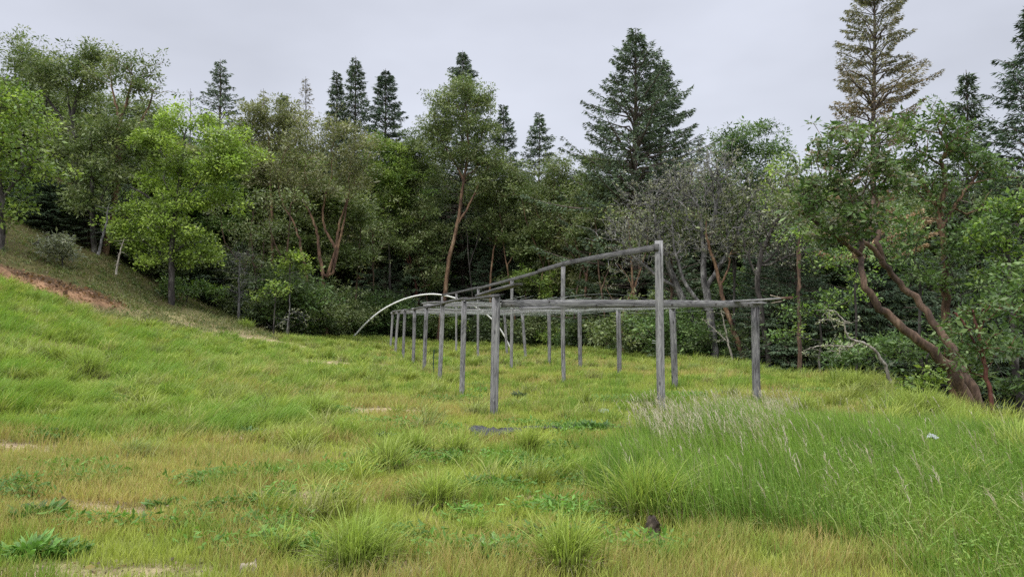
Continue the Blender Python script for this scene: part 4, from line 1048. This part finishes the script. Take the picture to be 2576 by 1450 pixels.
broadleaf('maple_tree', 'large bright yellow green maple, the brightest tree, left of centre', 425, 36,
          [([(432, 735), (430, 640), (440, 540), (455, 430), (465, 340)], .22, .06), ([(440, 540), (500, 450), (560, 400)], .12, .04), ([(440, 560), (380, 500), (330, 470)], .11, .04), ([(432, 660), (370, 610), (320, 590)], .08, .03), ([(435, 640), (490, 590)], .08, .03)],
          [(460, 305, 75, 42), (385, 350, 55, 50), (540, 350, 70, 50), (420, 410, 90, 50), (575, 420, 65, 50), (500, 430, 70, 45), (370, 470, 70, 42), (605, 400, 45, 40), (340, 540, 55, 40), (440, 520, 70, 40), (545, 500, 60, 40),
           (310, 580, 42, 24), (400, 600, 70, 30), (480, 605, 45, 28), (430, 565, 60, 28), (395, 645, 50, 16), (455, 655, 50, 16), (330, 615, 40, 16), (510, 635, 34, 14)],
          M_BARK_D, YLM, nper=9, nl=42, leafL=.12, leafW=.075, lichen=300, sub=9, spread=.26)
broadleaf('madrone_tree', 'olive madrone with a rounded crown on the skyline right of the bright maple', 672, 46,
          [([(690, 760), (685, 600), (680, 450), (675, 340)], .2, .07)], [(680, 290, 70, 36), (630, 320, 45, 45), (730, 320, 45, 40), (680, 370, 80, 50), (640, 430, 60, 50)], M_BARK_M, OLV, nper=7)
broadleaf('madrone_tree', 'wide olive brown madrone on four red stems left of centre', 820, 43,
          [([(822, 760), (812, 690), (803, 640), (800, 590), (785, 545), (760, 500)], .19, .06), ([(822, 700), (843, 640), (848, 600), (855, 560), (872, 500)], .16, .06, False), ([(843, 620), (815, 575), (812, 520), (828, 460)], .12, .05),
           ([(838, 690), (850, 620), (868, 540), (880, 480)], .12, .05), ([(790, 760), (772, 690), (758, 620), (745, 570), (715, 520), (700, 480)], .13, .05, True)],
          [(830, 335, 70, 38), (760, 370, 60, 50), (895, 375, 60, 48), (820, 410, 90, 50), (735, 450, 55, 50), (895, 450, 60, 50), (815, 480, 80, 40), (710, 410, 40, 40)],
          M_BARK_M, OLV, nper=8, nl=25, sub=8, lichen=150)
broadleaf('oak_tree', 'yellow green oak peeping out behind the wide olive madrone', 975, 53,
          [([(985, 800), (980, 650), (975, 480)], .15, .06)], [(965, 385, 48, 36), (985, 430, 60, 50), (950, 450, 40, 40), (1000, 500, 50, 50)], M_BARK_D, LIM, nper=7)
broadleaf('madrone_tree', 'olive crowned madrone between the yellow green oak and the tall central one', 1050, 54,
          [([(1060, 820), (1055, 680), (1045, 560), (1040, 430)], .16, .06)], [(1040, 365, 48, 36), (1015, 425, 50, 45), (1075, 420, 40, 50), (1050, 480, 70, 50)], M_BARK_D, MAD, nper=7)
broadleaf('madrone_tree', 'dark leafy madrone with drooping foliage over the arc of white pipe', 1000, 53.5,
          [([(1050, 850), (1050, 740), (1035, 660), (1010, 580)], .2, .07), ([(1045, 700), (1010, 620), (975, 580)], .1, .04)],
          [(975, 520, 55, 42), (1040, 545, 55, 45), (955, 580, 45, 40), (1020, 610, 70, 45), (1085, 590, 45, 45), (1075, 690, 50, 40)], M_BARK_R, MAD, nper=8, lichen=80)
broadleaf('madrone_tree', 'tallest madrone with a bare orange trunk, in the centre', 1118, 51.3,
          [([(1103, 870), (1113, 780), (1122, 720), (1128, 660), (1145, 590), (1158, 520), (1166, 450), (1178, 390), (1176, 320), (1172, 260)], .24, .06), ([(1152, 560), (1185, 510), (1205, 460), (1230, 420)], .12, .05),
           ([(1164, 450), (1145, 410), (1120, 370), (1100, 330)], .11, .04), ([(1166, 450), (1200, 420), (1225, 400)], .07, .03)],
          [(1172, 228, 44, 28), (1118, 275, 44, 34), (1215, 262, 36, 34), (1140, 320, 58, 36), (1205, 330, 40, 38), (1095, 335, 30, 34), (1180, 385, 52, 30), (1110, 400, 45, 30), (1240, 410, 45, 34), (1240, 465, 50, 34)],
          M_BARK_M, MAD, nper=7, nl=34, sub=10)
broadleaf('madrone_tree', 'two stemmed madrone with rusty bark behind the left end of the frame', 1230, 53,
          [([(1228, 850), (1236, 790), (1232, 720), (1240, 640), (1255, 560)], .15, .06), ([(1310, 850), (1325, 780), (1320, 720), (1342, 640), (1348, 590)], .13, .05, True)],
          [(1285, 455, 50, 42), (1245, 510, 45, 40), (1330, 490, 48, 50), (1290, 560, 60, 40), (1240, 590, 40, 40)], M_BARK_M, MAD, nper=7)
broadleaf('madrone_tree', 'grey green madrone with a dark slender stem above the middle of the frame', 1405, 50,
          [([(1400, 850), (1390, 740), (1378, 640), (1385, 550), (1395, 470)], .14, .05), ([(1380, 640), (1420, 560), (1440, 500)], .09, .04)],
          [(1395, 430, 48, 34), (1440, 470, 42, 40), (1375, 500, 50, 44), (1430, 540, 50, 40), (1370, 590, 50, 40)], M_BARK_M, MAD, nper=7, lichen=60)
broadleaf('madrone_tree', 'madrone with curling twiggy top left of the lichened grey oaks', 1500, 45,
          [([(1478, 850), (1470, 760), (1480, 660), (1500, 560), (1505, 470)], .14, .05), ([(1475, 700), (1450, 620), (1440, 580)], .09, .04)],
          [(1505, 425, 52, 38), (1555, 470, 45, 45), (1480, 500, 48, 40), (1525, 540, 50, 40), (1470, 580, 40, 30)], M_BARK_M, MAD, nper=6)
broadleaf('madrone_tree', 'small orange barked madrone with a low fork seen under the ridge rail', 1570, 41,
          [([(1568, 865), (1563, 800), (1572, 770), (1600, 715), (1612, 680), (1598, 640), (1590, 600)], .10, .05), ([(1563, 805), (1548, 780), (1540, 750)], .05, .03), ([(1592, 730), (1585, 700), (1560, 670)], .05, .03)],
          [(1560, 670, 32, 24), (1600, 620, 34, 24), (1545, 720, 26, 18)], M_BARK_M, MAD, nper=4, nl=9, sub=5, leafL=.11, leafW=.045, lichen=120)
# lichened bare oaks
dead = dict(nper=34, nl=1, cr=.18, leafL=.09, leafW=.018, rtip=.0092, power=2.3, spread=.5, bf=.22)
TW = [np.array([.24, .235, .22]), np.array([.16, .16, .14])]
broadleaf('bare_oak_tree', 'twiggy grey bare oak draped in lichen left of the tallest post', 1640, 33.5,
          [([(1765, 900), (1745, 800), (1700, 720), (1675, 640), (1650, 560), (1640, 500)], .15, .06), ([(1710, 730), (1650, 690), (1600, 650)], .08, .03)],
          [(1610, 520, 65, 45), (1690, 470, 75, 55), (1640, 590, 80, 40), (1570, 580, 45, 35), (1610, 640, 45, 25), (1700, 560, 60, 50)], M_BARK_G, TW, lichen=800, sub=13, **dead)
broadleaf('bare_oak_tree', 'broad grey bare oak draped in lichen directly behind and above the tallest post', 1790, 31.8,
          [([(1797, 920), (1795, 850), (1788, 780), (1770, 700), (1768, 620), (1760, 520)], .24, .06), ([(1790, 790), (1730, 730), (1700, 650), (1690, 560)], .14, .04), ([(1780, 720), (1830, 640), (1870, 560), (1890, 500)], .12, .04), ([(1775, 640), (1800, 540), (1810, 450)], .09, .04)],
          [(1790, 420, 80, 50), (1720, 440, 60, 50), (1850, 470, 70, 55), (1760, 520, 90, 50), (1900, 530, 60, 50), (1830, 590, 80, 45), (1740, 610, 70, 35), (1905, 620, 45, 35)], M_BARK_G, TW, lichen=1200, sub=13, **dead)
broadleaf('bare_oak_tree', 'leaning grey oak with black limbs between the corner post and the leaning madrone', 1960, 29.5,
          [([(1935, 930), (1925, 820), (1900, 720), (1915, 640), (1950, 560), (1990, 500)], .13, .05), ([(1905, 700), (1880, 640), (1870, 600)], .07, .03)],
          [(1990, 480, 60, 45), (1950, 560, 60, 45), (2030, 560, 50, 40), (1960, 640, 60, 40)], M_BARK_D, TW, lichen=400, sub=11, **dead)
broadleaf('madrone_tree', 'dark green madrone crown with a flat top right of the giant fir', 1880, 41,
          [([(1890, 880), (1880, 700), (1875, 540), (1880, 430)], .18, .06)], [(1870, 345, 70, 36), (1820, 385, 45, 40), (1925, 380, 40, 40), (1880, 440, 80, 50), (1800, 470, 60, 50)], M_BARK_D, MADR, nper=8)
broadleaf('madrone_tree', 'slanting smooth orange trunk with few leaves behind the right corner post', 1873, 31.3,
          [([(1880, 930), (1868, 890), (1843, 820), (1818, 760), (1808, 700), (1790, 640), (1775, 590)], .17, .07), ([(1810, 720), (1832, 680), (1836, 640)], .07, .04)],
          [(1775, 560, 40, 28), (1840, 600, 35, 28)], M_BARK_M, MAD, nper=5, nl=10, sub=5, lichen=120)
broadleaf('oak_sapling', 'lime yellow sapling crown on the skyline left of the dying fir', 2000, 33,
          [([(1990, 900), (1988, 700), (1990, 520)], .10, .04)], [(1990, 425, 38, 24), (2020, 470, 35, 30), (1970, 480, 30, 30)], M_BARK_D, YLM, nper=6)

# --- the leaning madrone and its neighbours on the right
broadleaf('madrone_tree', 'big leaning madrone with two sinuous orange trunks at the right', 2455, 13.6,
          [([(2452, 1035), (2425, 985), (2395, 930), (2350, 885), (2300, 845), (2245, 800), (2200, 760), (2170, 700), (2163, 640, 14.0), (2168, 600, 14.2), (2140, 540, 14.4), (2110, 470, 14.6)], .145, .03),
           ([(2478, 1035, 13.9), (2445, 960, 14.1), (2385, 860, 14.5), (2320, 770, 14.8), (2270, 715, 15), (2230, 670, 15), (2200, 625, 15), (2155, 600, 15), (2125, 540, 15), (2112, 500, 15)], .115, .035, True),
           ([(2222, 660, 15), (2212, 610, 15), (2205, 560, 15.2), (2190, 500, 15.4), (2200, 440, 15.6)], .075, .035),
           ([(2163, 640, 14), (2110, 600, 13.8), (2050, 560, 13.6), (2010, 530, 13.5)], .06, .025)],
          [(2110, 350, 52, 24), (2060, 400, 42, 34), (2170, 360, 45, 30), (2130, 420, 60, 34), (2215, 400, 50, 40), (2060, 470, 50, 36), (2180, 480, 60, 34), (2110, 540, 60, 28), (2240, 330, 40, 24), (2020, 520, 30, 28), (2150, 580, 40, 20), (2230, 550, 40, 24), (2090, 590, 36, 20), (2260, 450, 34, 28)],
          M_BARK_B, MADR, nper=6, nl=19, leafL=.105, leafW=.04, cr=.15, spread=.17, sub=19, lichen=420, rtip=.0055, sides=9, sink=.25, bf=.25)
broadleaf('madrone_tree', 'large dark leaved madrone with a forked red trunk high at the right', 2370, 19.5,
          [([(2400, 980), (2385, 860), (2378, 760), (2380, 680), (2372, 590), (2365, 545), (2335, 480), (2300, 430)], .17, .05), ([(2370, 570), (2400, 515), (2440, 460)], .08, .035), ([(2366, 550), (2378, 470), (2370, 400)], .08, .035)],
          [(2350, 295, 55, 34), (2290, 335, 48, 38), (2410, 330, 55, 34), (2350, 380, 70, 40), (2460, 385, 60, 42), (2285, 430, 50, 38), (2400, 450, 70, 38), (2330, 500, 60, 30), (2500, 440, 45, 40), (2250, 480, 30, 30), (2460, 520, 55, 32)],
          M_BARK_M, MADR, nper=7, nl=22, leafL=.12, leafW=.05, cr=.2, spread=.22, sub=13, rtip=.008, sides=8, bf=.28)
broadleaf('madrone_tree', 'leafy dark madrone growth hiding the upper part of the leaning trunks', 2460, 12.6,
          [([(2500, 1050), (2480, 960), (2470, 860), (2450, 780)], .06, .03), ([(2475, 900), (2430, 820), (2400, 780)], .03, .02)],
          [(2455, 790, 45, 40), (2500, 870, 45, 50), (2430, 870, 28, 28), (2520, 780, 40, 40), (2460, 930, 30, 26)], M_BARK_R, MADR, nper=6, nl=16, leafL=.10, leafW=.038, cr=.14, spread=.15, sub=17, rtip=.005)
broadleaf('oak_tree', 'lime green oak at the right edge below the big dark fir', 2540, 17,
          [([(2560, 1010), (2550, 850), (2540, 700), (2535, 600)], .12, .05)],
          [(2535, 560, 48, 44), (2500, 620, 40, 34), (2570, 630, 50, 48), (2520, 690, 45, 34), (2600, 520, 50, 50)], M_BARK_D, MIXL, nper=8, nl=26, leafL=.095, leafW=.05, cr=.2, spread=.2, sub=13, rtip=.007)
broadleaf('madrone_tree', 'dense shadowy madrone filling the lower right edge behind the leaning tree', 2560, 15.5,
          [([(2590, 1060), (2580, 900), (2570, 760)], .12, .05)],
          [(2560, 740, 60, 50), (2540, 840, 50, 50), (2600, 850, 60, 70), (2560, 940, 60, 50), (2620, 700, 60, 60)], M_BARK_D, MADR, nper=8, nl=22, leafL=.12, leafW=.05, cr=.22, spread=.22, sub=12, rtip=.007)

broadleaf('madrone_tree', 'leafy madrone with mid green foliage directly behind the two leaning trunks', 2300, 19,
          [([(2330, 980), (2310, 860), (2320, 740), (2300, 640)], .07, .03)],
          [(2290, 580, 60, 34), (2400, 640, 50, 34), (2250, 640, 50, 30), (2440, 720, 50, 36), (2330, 700, 55, 36), (2200, 880, 55, 36), (2290, 900, 55, 40), (2380, 860, 50, 44), (2440, 590, 50, 30), (2130, 900, 50, 30)], M_BARK_D, MADR, nper=8, nl=26, leafL=.11, leafW=.045, cr=.24, spread=.25, sub=14, rtip=.005)
shrub_list = []
broadleaf('madrone_tree', 'low dark crown closing the gap beneath the skyline madrones at the upper left', 200, 47,
          [([(210, 600), (215, 450), (210, 330)], .16, .06)], [(60, 250, 60, 40), (140, 255, 60, 40), (230, 260, 60, 36), (320, 280, 50, 36), (400, 310, 50, 40), (270, 330, 70, 50), (120, 330, 70, 50)], M_BARK_D, MAD, nper=8, nl=40)
# slender stems along the front of the wood
_st = random.Random(21)
for px in (890, 940, 1085, 1195, 1300, 1345, 1440, 1530, 1610, 1690, 1850, 2010, 590, 650, 700):
    e_ = float(np.interp(px, _ex, _ey)); D = e_ + _st.uniform(1.0, 3.0); D = max(D, float(np.interp(px, [560, 640, 760], [43, 42, 38])) if px < 760 else D)
    k_ = _st.uniform(-40, 40); t_ = _st.uniform(470, 590); b_ = 850 if px < 1500 else 910
    broadleaf('madrone_tree', 'slender madrone fronting the wood ' + next(t for a, b, t in [(0, 1000, 'near the red clump'), (1000, 1350, 'behind the left end of the frame'), (1350, 1750, 'behind the right end of the frame'), (1750, 3000, 'beyond the lichened oaks')] if px < b), px, D,
              [([(px, b_), (px + k_ * .2, b_ - 90), (px + k_ * .7, b_ - 180), (px + k_, t_ + 70), (px + k_ * 1.2, t_)], _st.uniform(.07, .12), .04), ([(px + k_ * .7, b_ - 180), (px - k_ * .6, t_ + 90), (px - k_ * .9, t_ + 20)], .06, .03)],
              [(px + k_ * 1.2, t_ - 10, 34, 24), (px - k_ * .9, t_ + 10, 30, 24), (px + k_ * .4, t_ + 60, 26, 16)], _st.choice([M_BARK_M, M_BARK_B, M_BARK_B, M_BARK_D]), MAD, group='slender madrones along the front of the wood ' + ('left' if px < 1350 else 'right'), nper=6, nl=22, sub=6, lichen=40)
# ---------- dead branches and the collapsed bush
def deadbranch(name, label, cat, polys, D, r, mat, twigs=40, tw_len=.5, lich=0):
    base = D0(polys[0][0][0], D); pos = []; par = []; rad = []
    for pi, pl in enumerate(polys):
        pts = resample(smooth_poly([P(q[0], q[1], q[2] if len(q) > 2 else D) for q in pl]), .15)
        st = 0
        if pos:
            dd = np.linalg.norm(np.array(pos) - pts[0], axis=1); j = int(dd.argmin()); prev = j; st = 1; r0 = rad[j] * .75
        else: prev = -1; r0 = r
        for k in range(st, len(pts)):
            pos.append(pts[k] + rng.normal(0, .012, 3)); par.append(prev); rad.append(max(.006, r0 * (1 - .8 * k / len(pts)))); prev = len(pos) - 1
    n0 = len(pos)
    for _ in range(twigs):
        k = int(rng.integers(n0 // 3, n0)); d = rng.normal(size=3); d[2] = abs(d[2]) * .4 - .25; d /= np.linalg.norm(d); prev = k; L0 = rng.uniform(.3, 1) * tw_len
        for s in range(1, 5):
            d = d + rng.normal(0, .25, 3); d /= np.linalg.norm(d)
            pos.append(pos[prev] + d * L0 / 4); par.append(prev); rad.append(max(.003, min(.010, rad[k] * .5) * (1 - s / 5))); prev = len(pos) - 1
    V, Qd = wood_mesh(np.array(pos) - base, par, rad, 5)
    root = empty(name, base); tag(root, label, cat); build('branch', V, Qd, mat=mat, parent=root, smooth=True)
    if lich:
        a = Acc(); k = rng.choice(len(pos), lich); a.add(*leaves(np.array(pos)[k] - base, 8, .05, .05, .03, [np.array([.42, .44, .30])])); a.build('lichen', M_LEAF, root)['kind'] = 'stuff'
    return root
deadbranch('fallen_branch', 'bare bleached branch arching up out of the grass at the foot of the right wood', 'branch',
           [[(2243, 965), (2228, 920), (2205, 882), (2180, 868), (2160, 858), (2140, 855), (2128, 838), (2125, 810), (2110, 790), (2095, 780)],
            [(2160, 858), (2140, 872), (2110, 868), (2080, 870), (2050, 868), (2020, 885)], [(2125, 815), (2095, 800), (2060, 805)], [(2140, 872), (2120, 880), (2080, 885)]], 17.0, .045, M_DEADWOOD, 45, .4, 35)
deadbranch('fallen_branch', 'broken grey limb leaning between the red trunk and the slanting orange one', 'branch',
           [[(1842, 905), (1832, 860), (1822, 820), (1815, 780)], [(1832, 860), (1800, 830), (1765, 800)]], 30.5, .06, M_DEADWOOD, 20, .6, 20)
deadbranch('fallen_branch', 'dark collapsed limb lying behind the grey bush on the left slope', 'branch',
           [[(20, 640), (60, 632), (95, 608), (130, 592), (160, 590)], [(60, 632), (85, 650), (110, 640)], [(20, 640), (-10, 634), (-40, 640)]], 33.0, .12, M_BARK_D, 50, 1.0, 10)
deadbranch('dead_sapling', 'thin white leaning dead stem on the left slope under the bright maple', 'dead tree',
           [[(292, 690), (296, 660), (303, 630), (312, 600)]], 31.5, .05, M_DEADWOOD, 12, .5)
deadbranch('dead_sapling', 'grey leaning dead stem left of the bright maple trunk', 'dead tree',
           [[(248, 640), (256, 600), (268, 560), (272, 520)]], 33, .07, M_BARK_G, 14, .7)
deadbranch('dead_sapling', 'thin pale stem with mossy hooked twigs above the spiky tuft', 'dead tree',
           [[(722, 850), (722, 820), (730, 780), (728, 740)], [(730, 790), (752, 780), (765, 800), (772, 820)], [(728, 800), (705, 810), (690, 825)]], 36.5, .04, M_BARK_G, 40, .9, 40)
deadbranch('dead_sapling', 'grey dead twiggy pole in the gloom between bright maple and red stemmed madrone', 'dead tree',
           [[(598, 830), (602, 760), (600, 700), (604, 640)]], 38, .09, M_BARK_G, 120, 1.6, 40)

def shrub(name, label, px, D, lobes_, pal, group=None, bark=M_BARK_D, **kw):
    a = dict(nper=6, nl=20, rb=.05, cat='shrub', sub=8, rtip=.007, spread=.22, cr=.25); a.update(kw)
    y0 = lobes_[0]
    return broadleaf(name, label, px, D, [([(px, 900), (px + 3, (lobes_[0][1] + lobes_[0][3] * .6))], .05, .02)], lobes_, bark, pal, group, **a)
shrub('hazel_bush', 'green bush screening the trunk of the bright maple', 470, 38.5, [(470, 720, 40, 22), (430, 735, 36, 20), (520, 735, 40, 22)], MIXL, nl=30)
shrub('collapsed_bush', 'grey green collapsed bush spilling over the top of the red bank', 155, 31, [(150, 605, 42, 16), (185, 620, 35, 16), (115, 625, 35, 16), (150, 640, 45, 14)], GRY, nper=7, nl=20, leafL=.15, leafW=.05, lichen=150)
shrub('oak_sapling', 'lime green sapling in front of the red stemmed madrone', 728, 37.5, [(745, 640, 28, 13), (728, 655, 24, 10), (765, 672, 24, 10), (712, 672, 18, 9)], YLM, nl=16, leafL=.13, leafW=.08, cr=.2)
shrub('oak_sapling', 'smaller sparse lime sapling left of the one by the red stems', 690, 37, [(680, 725, 24, 10), (710, 730, 22, 9), (655, 742, 18, 8)], LIM, nl=13, leafL=.13, leafW=.08, cr=.18)
shrub('oak_sapling', 'mid green leafy sapling at the foot of the four red stems', 790, 41, [(800, 735, 26, 14), (775, 760, 24, 16), (805, 770, 28, 16)], MADR, nl=18)
shrub('hazel_bush', 'bright leafy bush glowing behind the right half of the frame', 1450, 47, [(1450, 800, 34, 26), (1485, 830, 34, 26), (1420, 835, 36, 20), (1375, 850, 28, 14)], LIM, nl=22, leafL=.13, leafW=.09)
shrub('hazel_bush', 'green leafy bush under the ridge rail behind the wires', 1420, 49, [(1400, 700, 40, 24), (1450, 735, 34, 24), (1370, 730, 34, 26), (1330, 690, 30, 24)], LIM, nl=18)
shrub('hazel_bush', 'yellow green bush over the jutting board end at the right', 2060, 24, [(2090, 770, 50, 22), (2030, 790, 45, 24), (2130, 745, 40, 20), (2000, 840, 45, 22)], MIXL, nl=22, leafL=.09, leafW=.05, cr=.22)
shrub('hazel_bush', 'lime green bush around the upper leaning trunk', 2150, 22, [(2060, 660, 50, 30), (2120, 640, 45, 24), (2180, 700, 45, 24), (2010, 600, 40, 28)], MIXL, nl=20, leafL=.09, leafW=.05, cr=.22)
shrub('hazel_bush', 'small fresh green bush at the foot of the leaning madrone', 2330, 14.2, [(2340, 955, 26, 14), (2315, 965, 20, 10)], LIM, nl=16, leafL=.09, leafW=.05, cr=.12, spread=.1, sub=12)
shrub('young_fir', 'feathery grass green sapling on the left slope beneath the bright maple', 435, 37, [(435, 715, 26, 16), (460, 720, 20, 16), (415, 735, 24, 12)], MADR, nl=18)

# ---------- understory and the deeper wood
def sky_y(px): return float(np.interp(px, [-400, 0, 150, 400, 440, 600, 680, 760, 900, 1000, 1080, 1230, 1400, 1480, 1560, 1750, 1900, 1960, 2010, 2060, 2300, 2450, 2700, 3000], [200, 190, 230, 290, 320, 330, 320, 360, 370, 390, 390, 440, 430, 440, 430, 430, 420, 465, 475, 440, 450, 440, 380, 350]))
protoA = []
for q, (pal, bk_) in enumerate([(MAD, M_BARK_D), (MADR, M_BARK_M), (OLV, M_BARK_M), (DRK, M_BARK_D), (LIM, M_BARK_D)]):
    # prototypes are grown at the centre, then moved to their own places
    o = broadleaf('broadleaf_tree', 'x', 1288, 50, [([(1288, 850), (1280, 700), (1290, 560)], .2, .07), ([(1285, 720), (1340, 600)], .1, .04)],
                  [(1288, 430, 70, 45), (1220, 500, 70, 55), (1355, 490, 70, 55), (1280, 560, 95, 55), (1220, 640, 75, 50), (1350, 640, 75, 50)], bk_, pal, nper=9, nl=28, leafL=.22, leafW=.10, spread=.42, cr=.5, sub=8)
    protoA.append(o)
protoF = [conifer('fir_tree', 'x', 1288, 50, 500, 85, FIRD, rb=.14, crown_base=.04, dens=.9, droop=.3), conifer('fir_tree', 'x', 1288, 50, 560, 80, FIR, rb=.12, crown_base=.03, dens=.8, droop=.35)]
protoS = []
for pal in (MADR, DRK, LIM, MAD):
    o = broadleaf('understory_shrub', 'x', 1288, 50, [([(1288, 880), (1290, 800)], .06, .03)], [(1288, 790, 50, 24), (1250, 820, 46, 26), (1330, 815, 46, 26), (1290, 840, 60, 20)], M_BARK_D, pal, nper=8, nl=22, cr=.32, cat='shrub', sub=7)
    protoS.append(o)
dims = {}
def height(o): return max((c.data.vertices and max(v.co.z for v in c.data.vertices)) for c in o.children)
for o in protoA + protoF + protoS: dims[o.name] = height(o)
used = set()
def place(proto, px, D, top=None, scale=None, label='', group='', cat='tree', wide=1.0):
    b = D0(px, D); s = scale
    if top is not None: s = (P(px, top, D)[2] - b[2]) / dims[proto.name]
    s = max(s, .25)
    if proto.name not in used: o = proto; used.add(proto.name); kids = None
    else:
        o = proto.copy(); SC.collection.objects.link(o)
        for ch in proto.children:
            c = ch.copy(); SC.collection.objects.link(c); c.parent = o
    o.location = b - np.array([0, 0, .1]); ws = min(max(s, .8), 1.25) * wide
    o.scale = (ws, ws, s); o.rotation_euler = (0, 0, rng.uniform(0, 6.28))
    tag(o, label, cat, group); return o
BANDS = [(-400, 250, 'on the left slope'), (250, 640, 'behind the bright maple'), (640, 1000, 'behind the red stemmed madrone'), (1000, 1350, 'behind the left end of the frame'), (1350, 1700, 'behind the right end of the frame'), (1700, 2100, 'behind the lichened oaks'), (2100, 3000, 'behind the leaning madrone')]
def band(px):
    for a, b, t in BANDS:
        if px < b: return t
    return BANDS[-1][2]
rr = random.Random(9)
# back rows
for Drow, dpx, off in ((50, 105, 40), (56, 100, 15), (66, 95, 0), (80, 110, 0)):
    px = -420 + rr.random() * 60
    while px < 3000:
        D = Drow + rr.uniform(-3, 3); e_ = float(np.interp(px, _ex, _ey))
        if px > 1600: D -= 14 * min(1, (px - 1600) / 600) * (1 if Drow < 60 else .6)
        k = rr.choices([0, 1, 2, 3, 4], [4, 3, 3, 2, 2])[0]
        top = sky_y(px) + off + rr.uniform(0, 55)
        if px < 400 and Drow > 60: top += 20
        if D > e_ + (5 if 700 < px < 1560 else 2): place(protoA[k], px, D, top=top, label='tree in the packed back rows of the wood ' + band(px), group='back rows of the wood ' + band(px), wide=1.15)
        px += dpx * rr.uniform(.75, 1.25)
# dark young firs under the canopy
for _ in range(70):
    px = rr.uniform(-250, 2850); e_ = float(np.interp(px, _ex, _ey)); D = e_ + 2.5 + rr.uniform(.5, 14)
    if px < 330 and D < 34: D = 34 + rr.uniform(0, 9)
    D = max(D, float(np.interp(px, [330, 400, 500, 600, 700, 800], [38, 41, 43, 45, 41, 30])))
    far_ = P(px, rr.uniform(560, 740), D)
    place(protoF[rr.random() < .5], px, D, top=rr.uniform(560, 740) if px > 330 else rr.uniform(430, 560), label='dark young fir in the shade under the canopy ' + band(px), group='young firs in the shade ' + band(px), wide=.8)
# shrubs closing the foot of the wood
for _ in range(190):
    px = rr.uniform(330, 2850); e_ = float(np.interp(px, _ex, _ey)); D = e_ + 1.2 + (rr.random() ** 1.6) * 11
    D = max(D, float(np.interp(px, [330, 400, 500, 600, 700, 800], [39, 41, 43, 44, 40, 30])) + rr.uniform(0, 4))
    k = rr.choices([0, 1, 2, 3], [3, 6, 1, 3])[0]
    place(protoS[k], px, D, scale=rr.uniform(.55, 1.25) * min(1, D / 30), label='low dark shrub at the foot of the wood ' + band(px), group='low shrubs at the foot of the wood ' + band(px), cat='shrub')
# hillside wood far behind, only a dark mass between the trunks
acc = Acc()
n = 130000; x = rng.uniform(-120, 110, n); y = rng.uniform(78, 110, n)
base_ = H(x, y); gpx = CX + F * x / y
topz = np.array([P(float(a), sky_y(float(a)) + 45, 1)[2] for a in np.linspace(-700, 3300, 60)]); tz = np.interp(gpx, np.linspace(-700, 3300, 60), topz - CAMZ) * y + CAMZ
tz = tz + (fbm(x, y, 6, 3, 99) - .6) * 8
z_ = base_ + rng.random(n) * np.maximum(tz - base_, 1)
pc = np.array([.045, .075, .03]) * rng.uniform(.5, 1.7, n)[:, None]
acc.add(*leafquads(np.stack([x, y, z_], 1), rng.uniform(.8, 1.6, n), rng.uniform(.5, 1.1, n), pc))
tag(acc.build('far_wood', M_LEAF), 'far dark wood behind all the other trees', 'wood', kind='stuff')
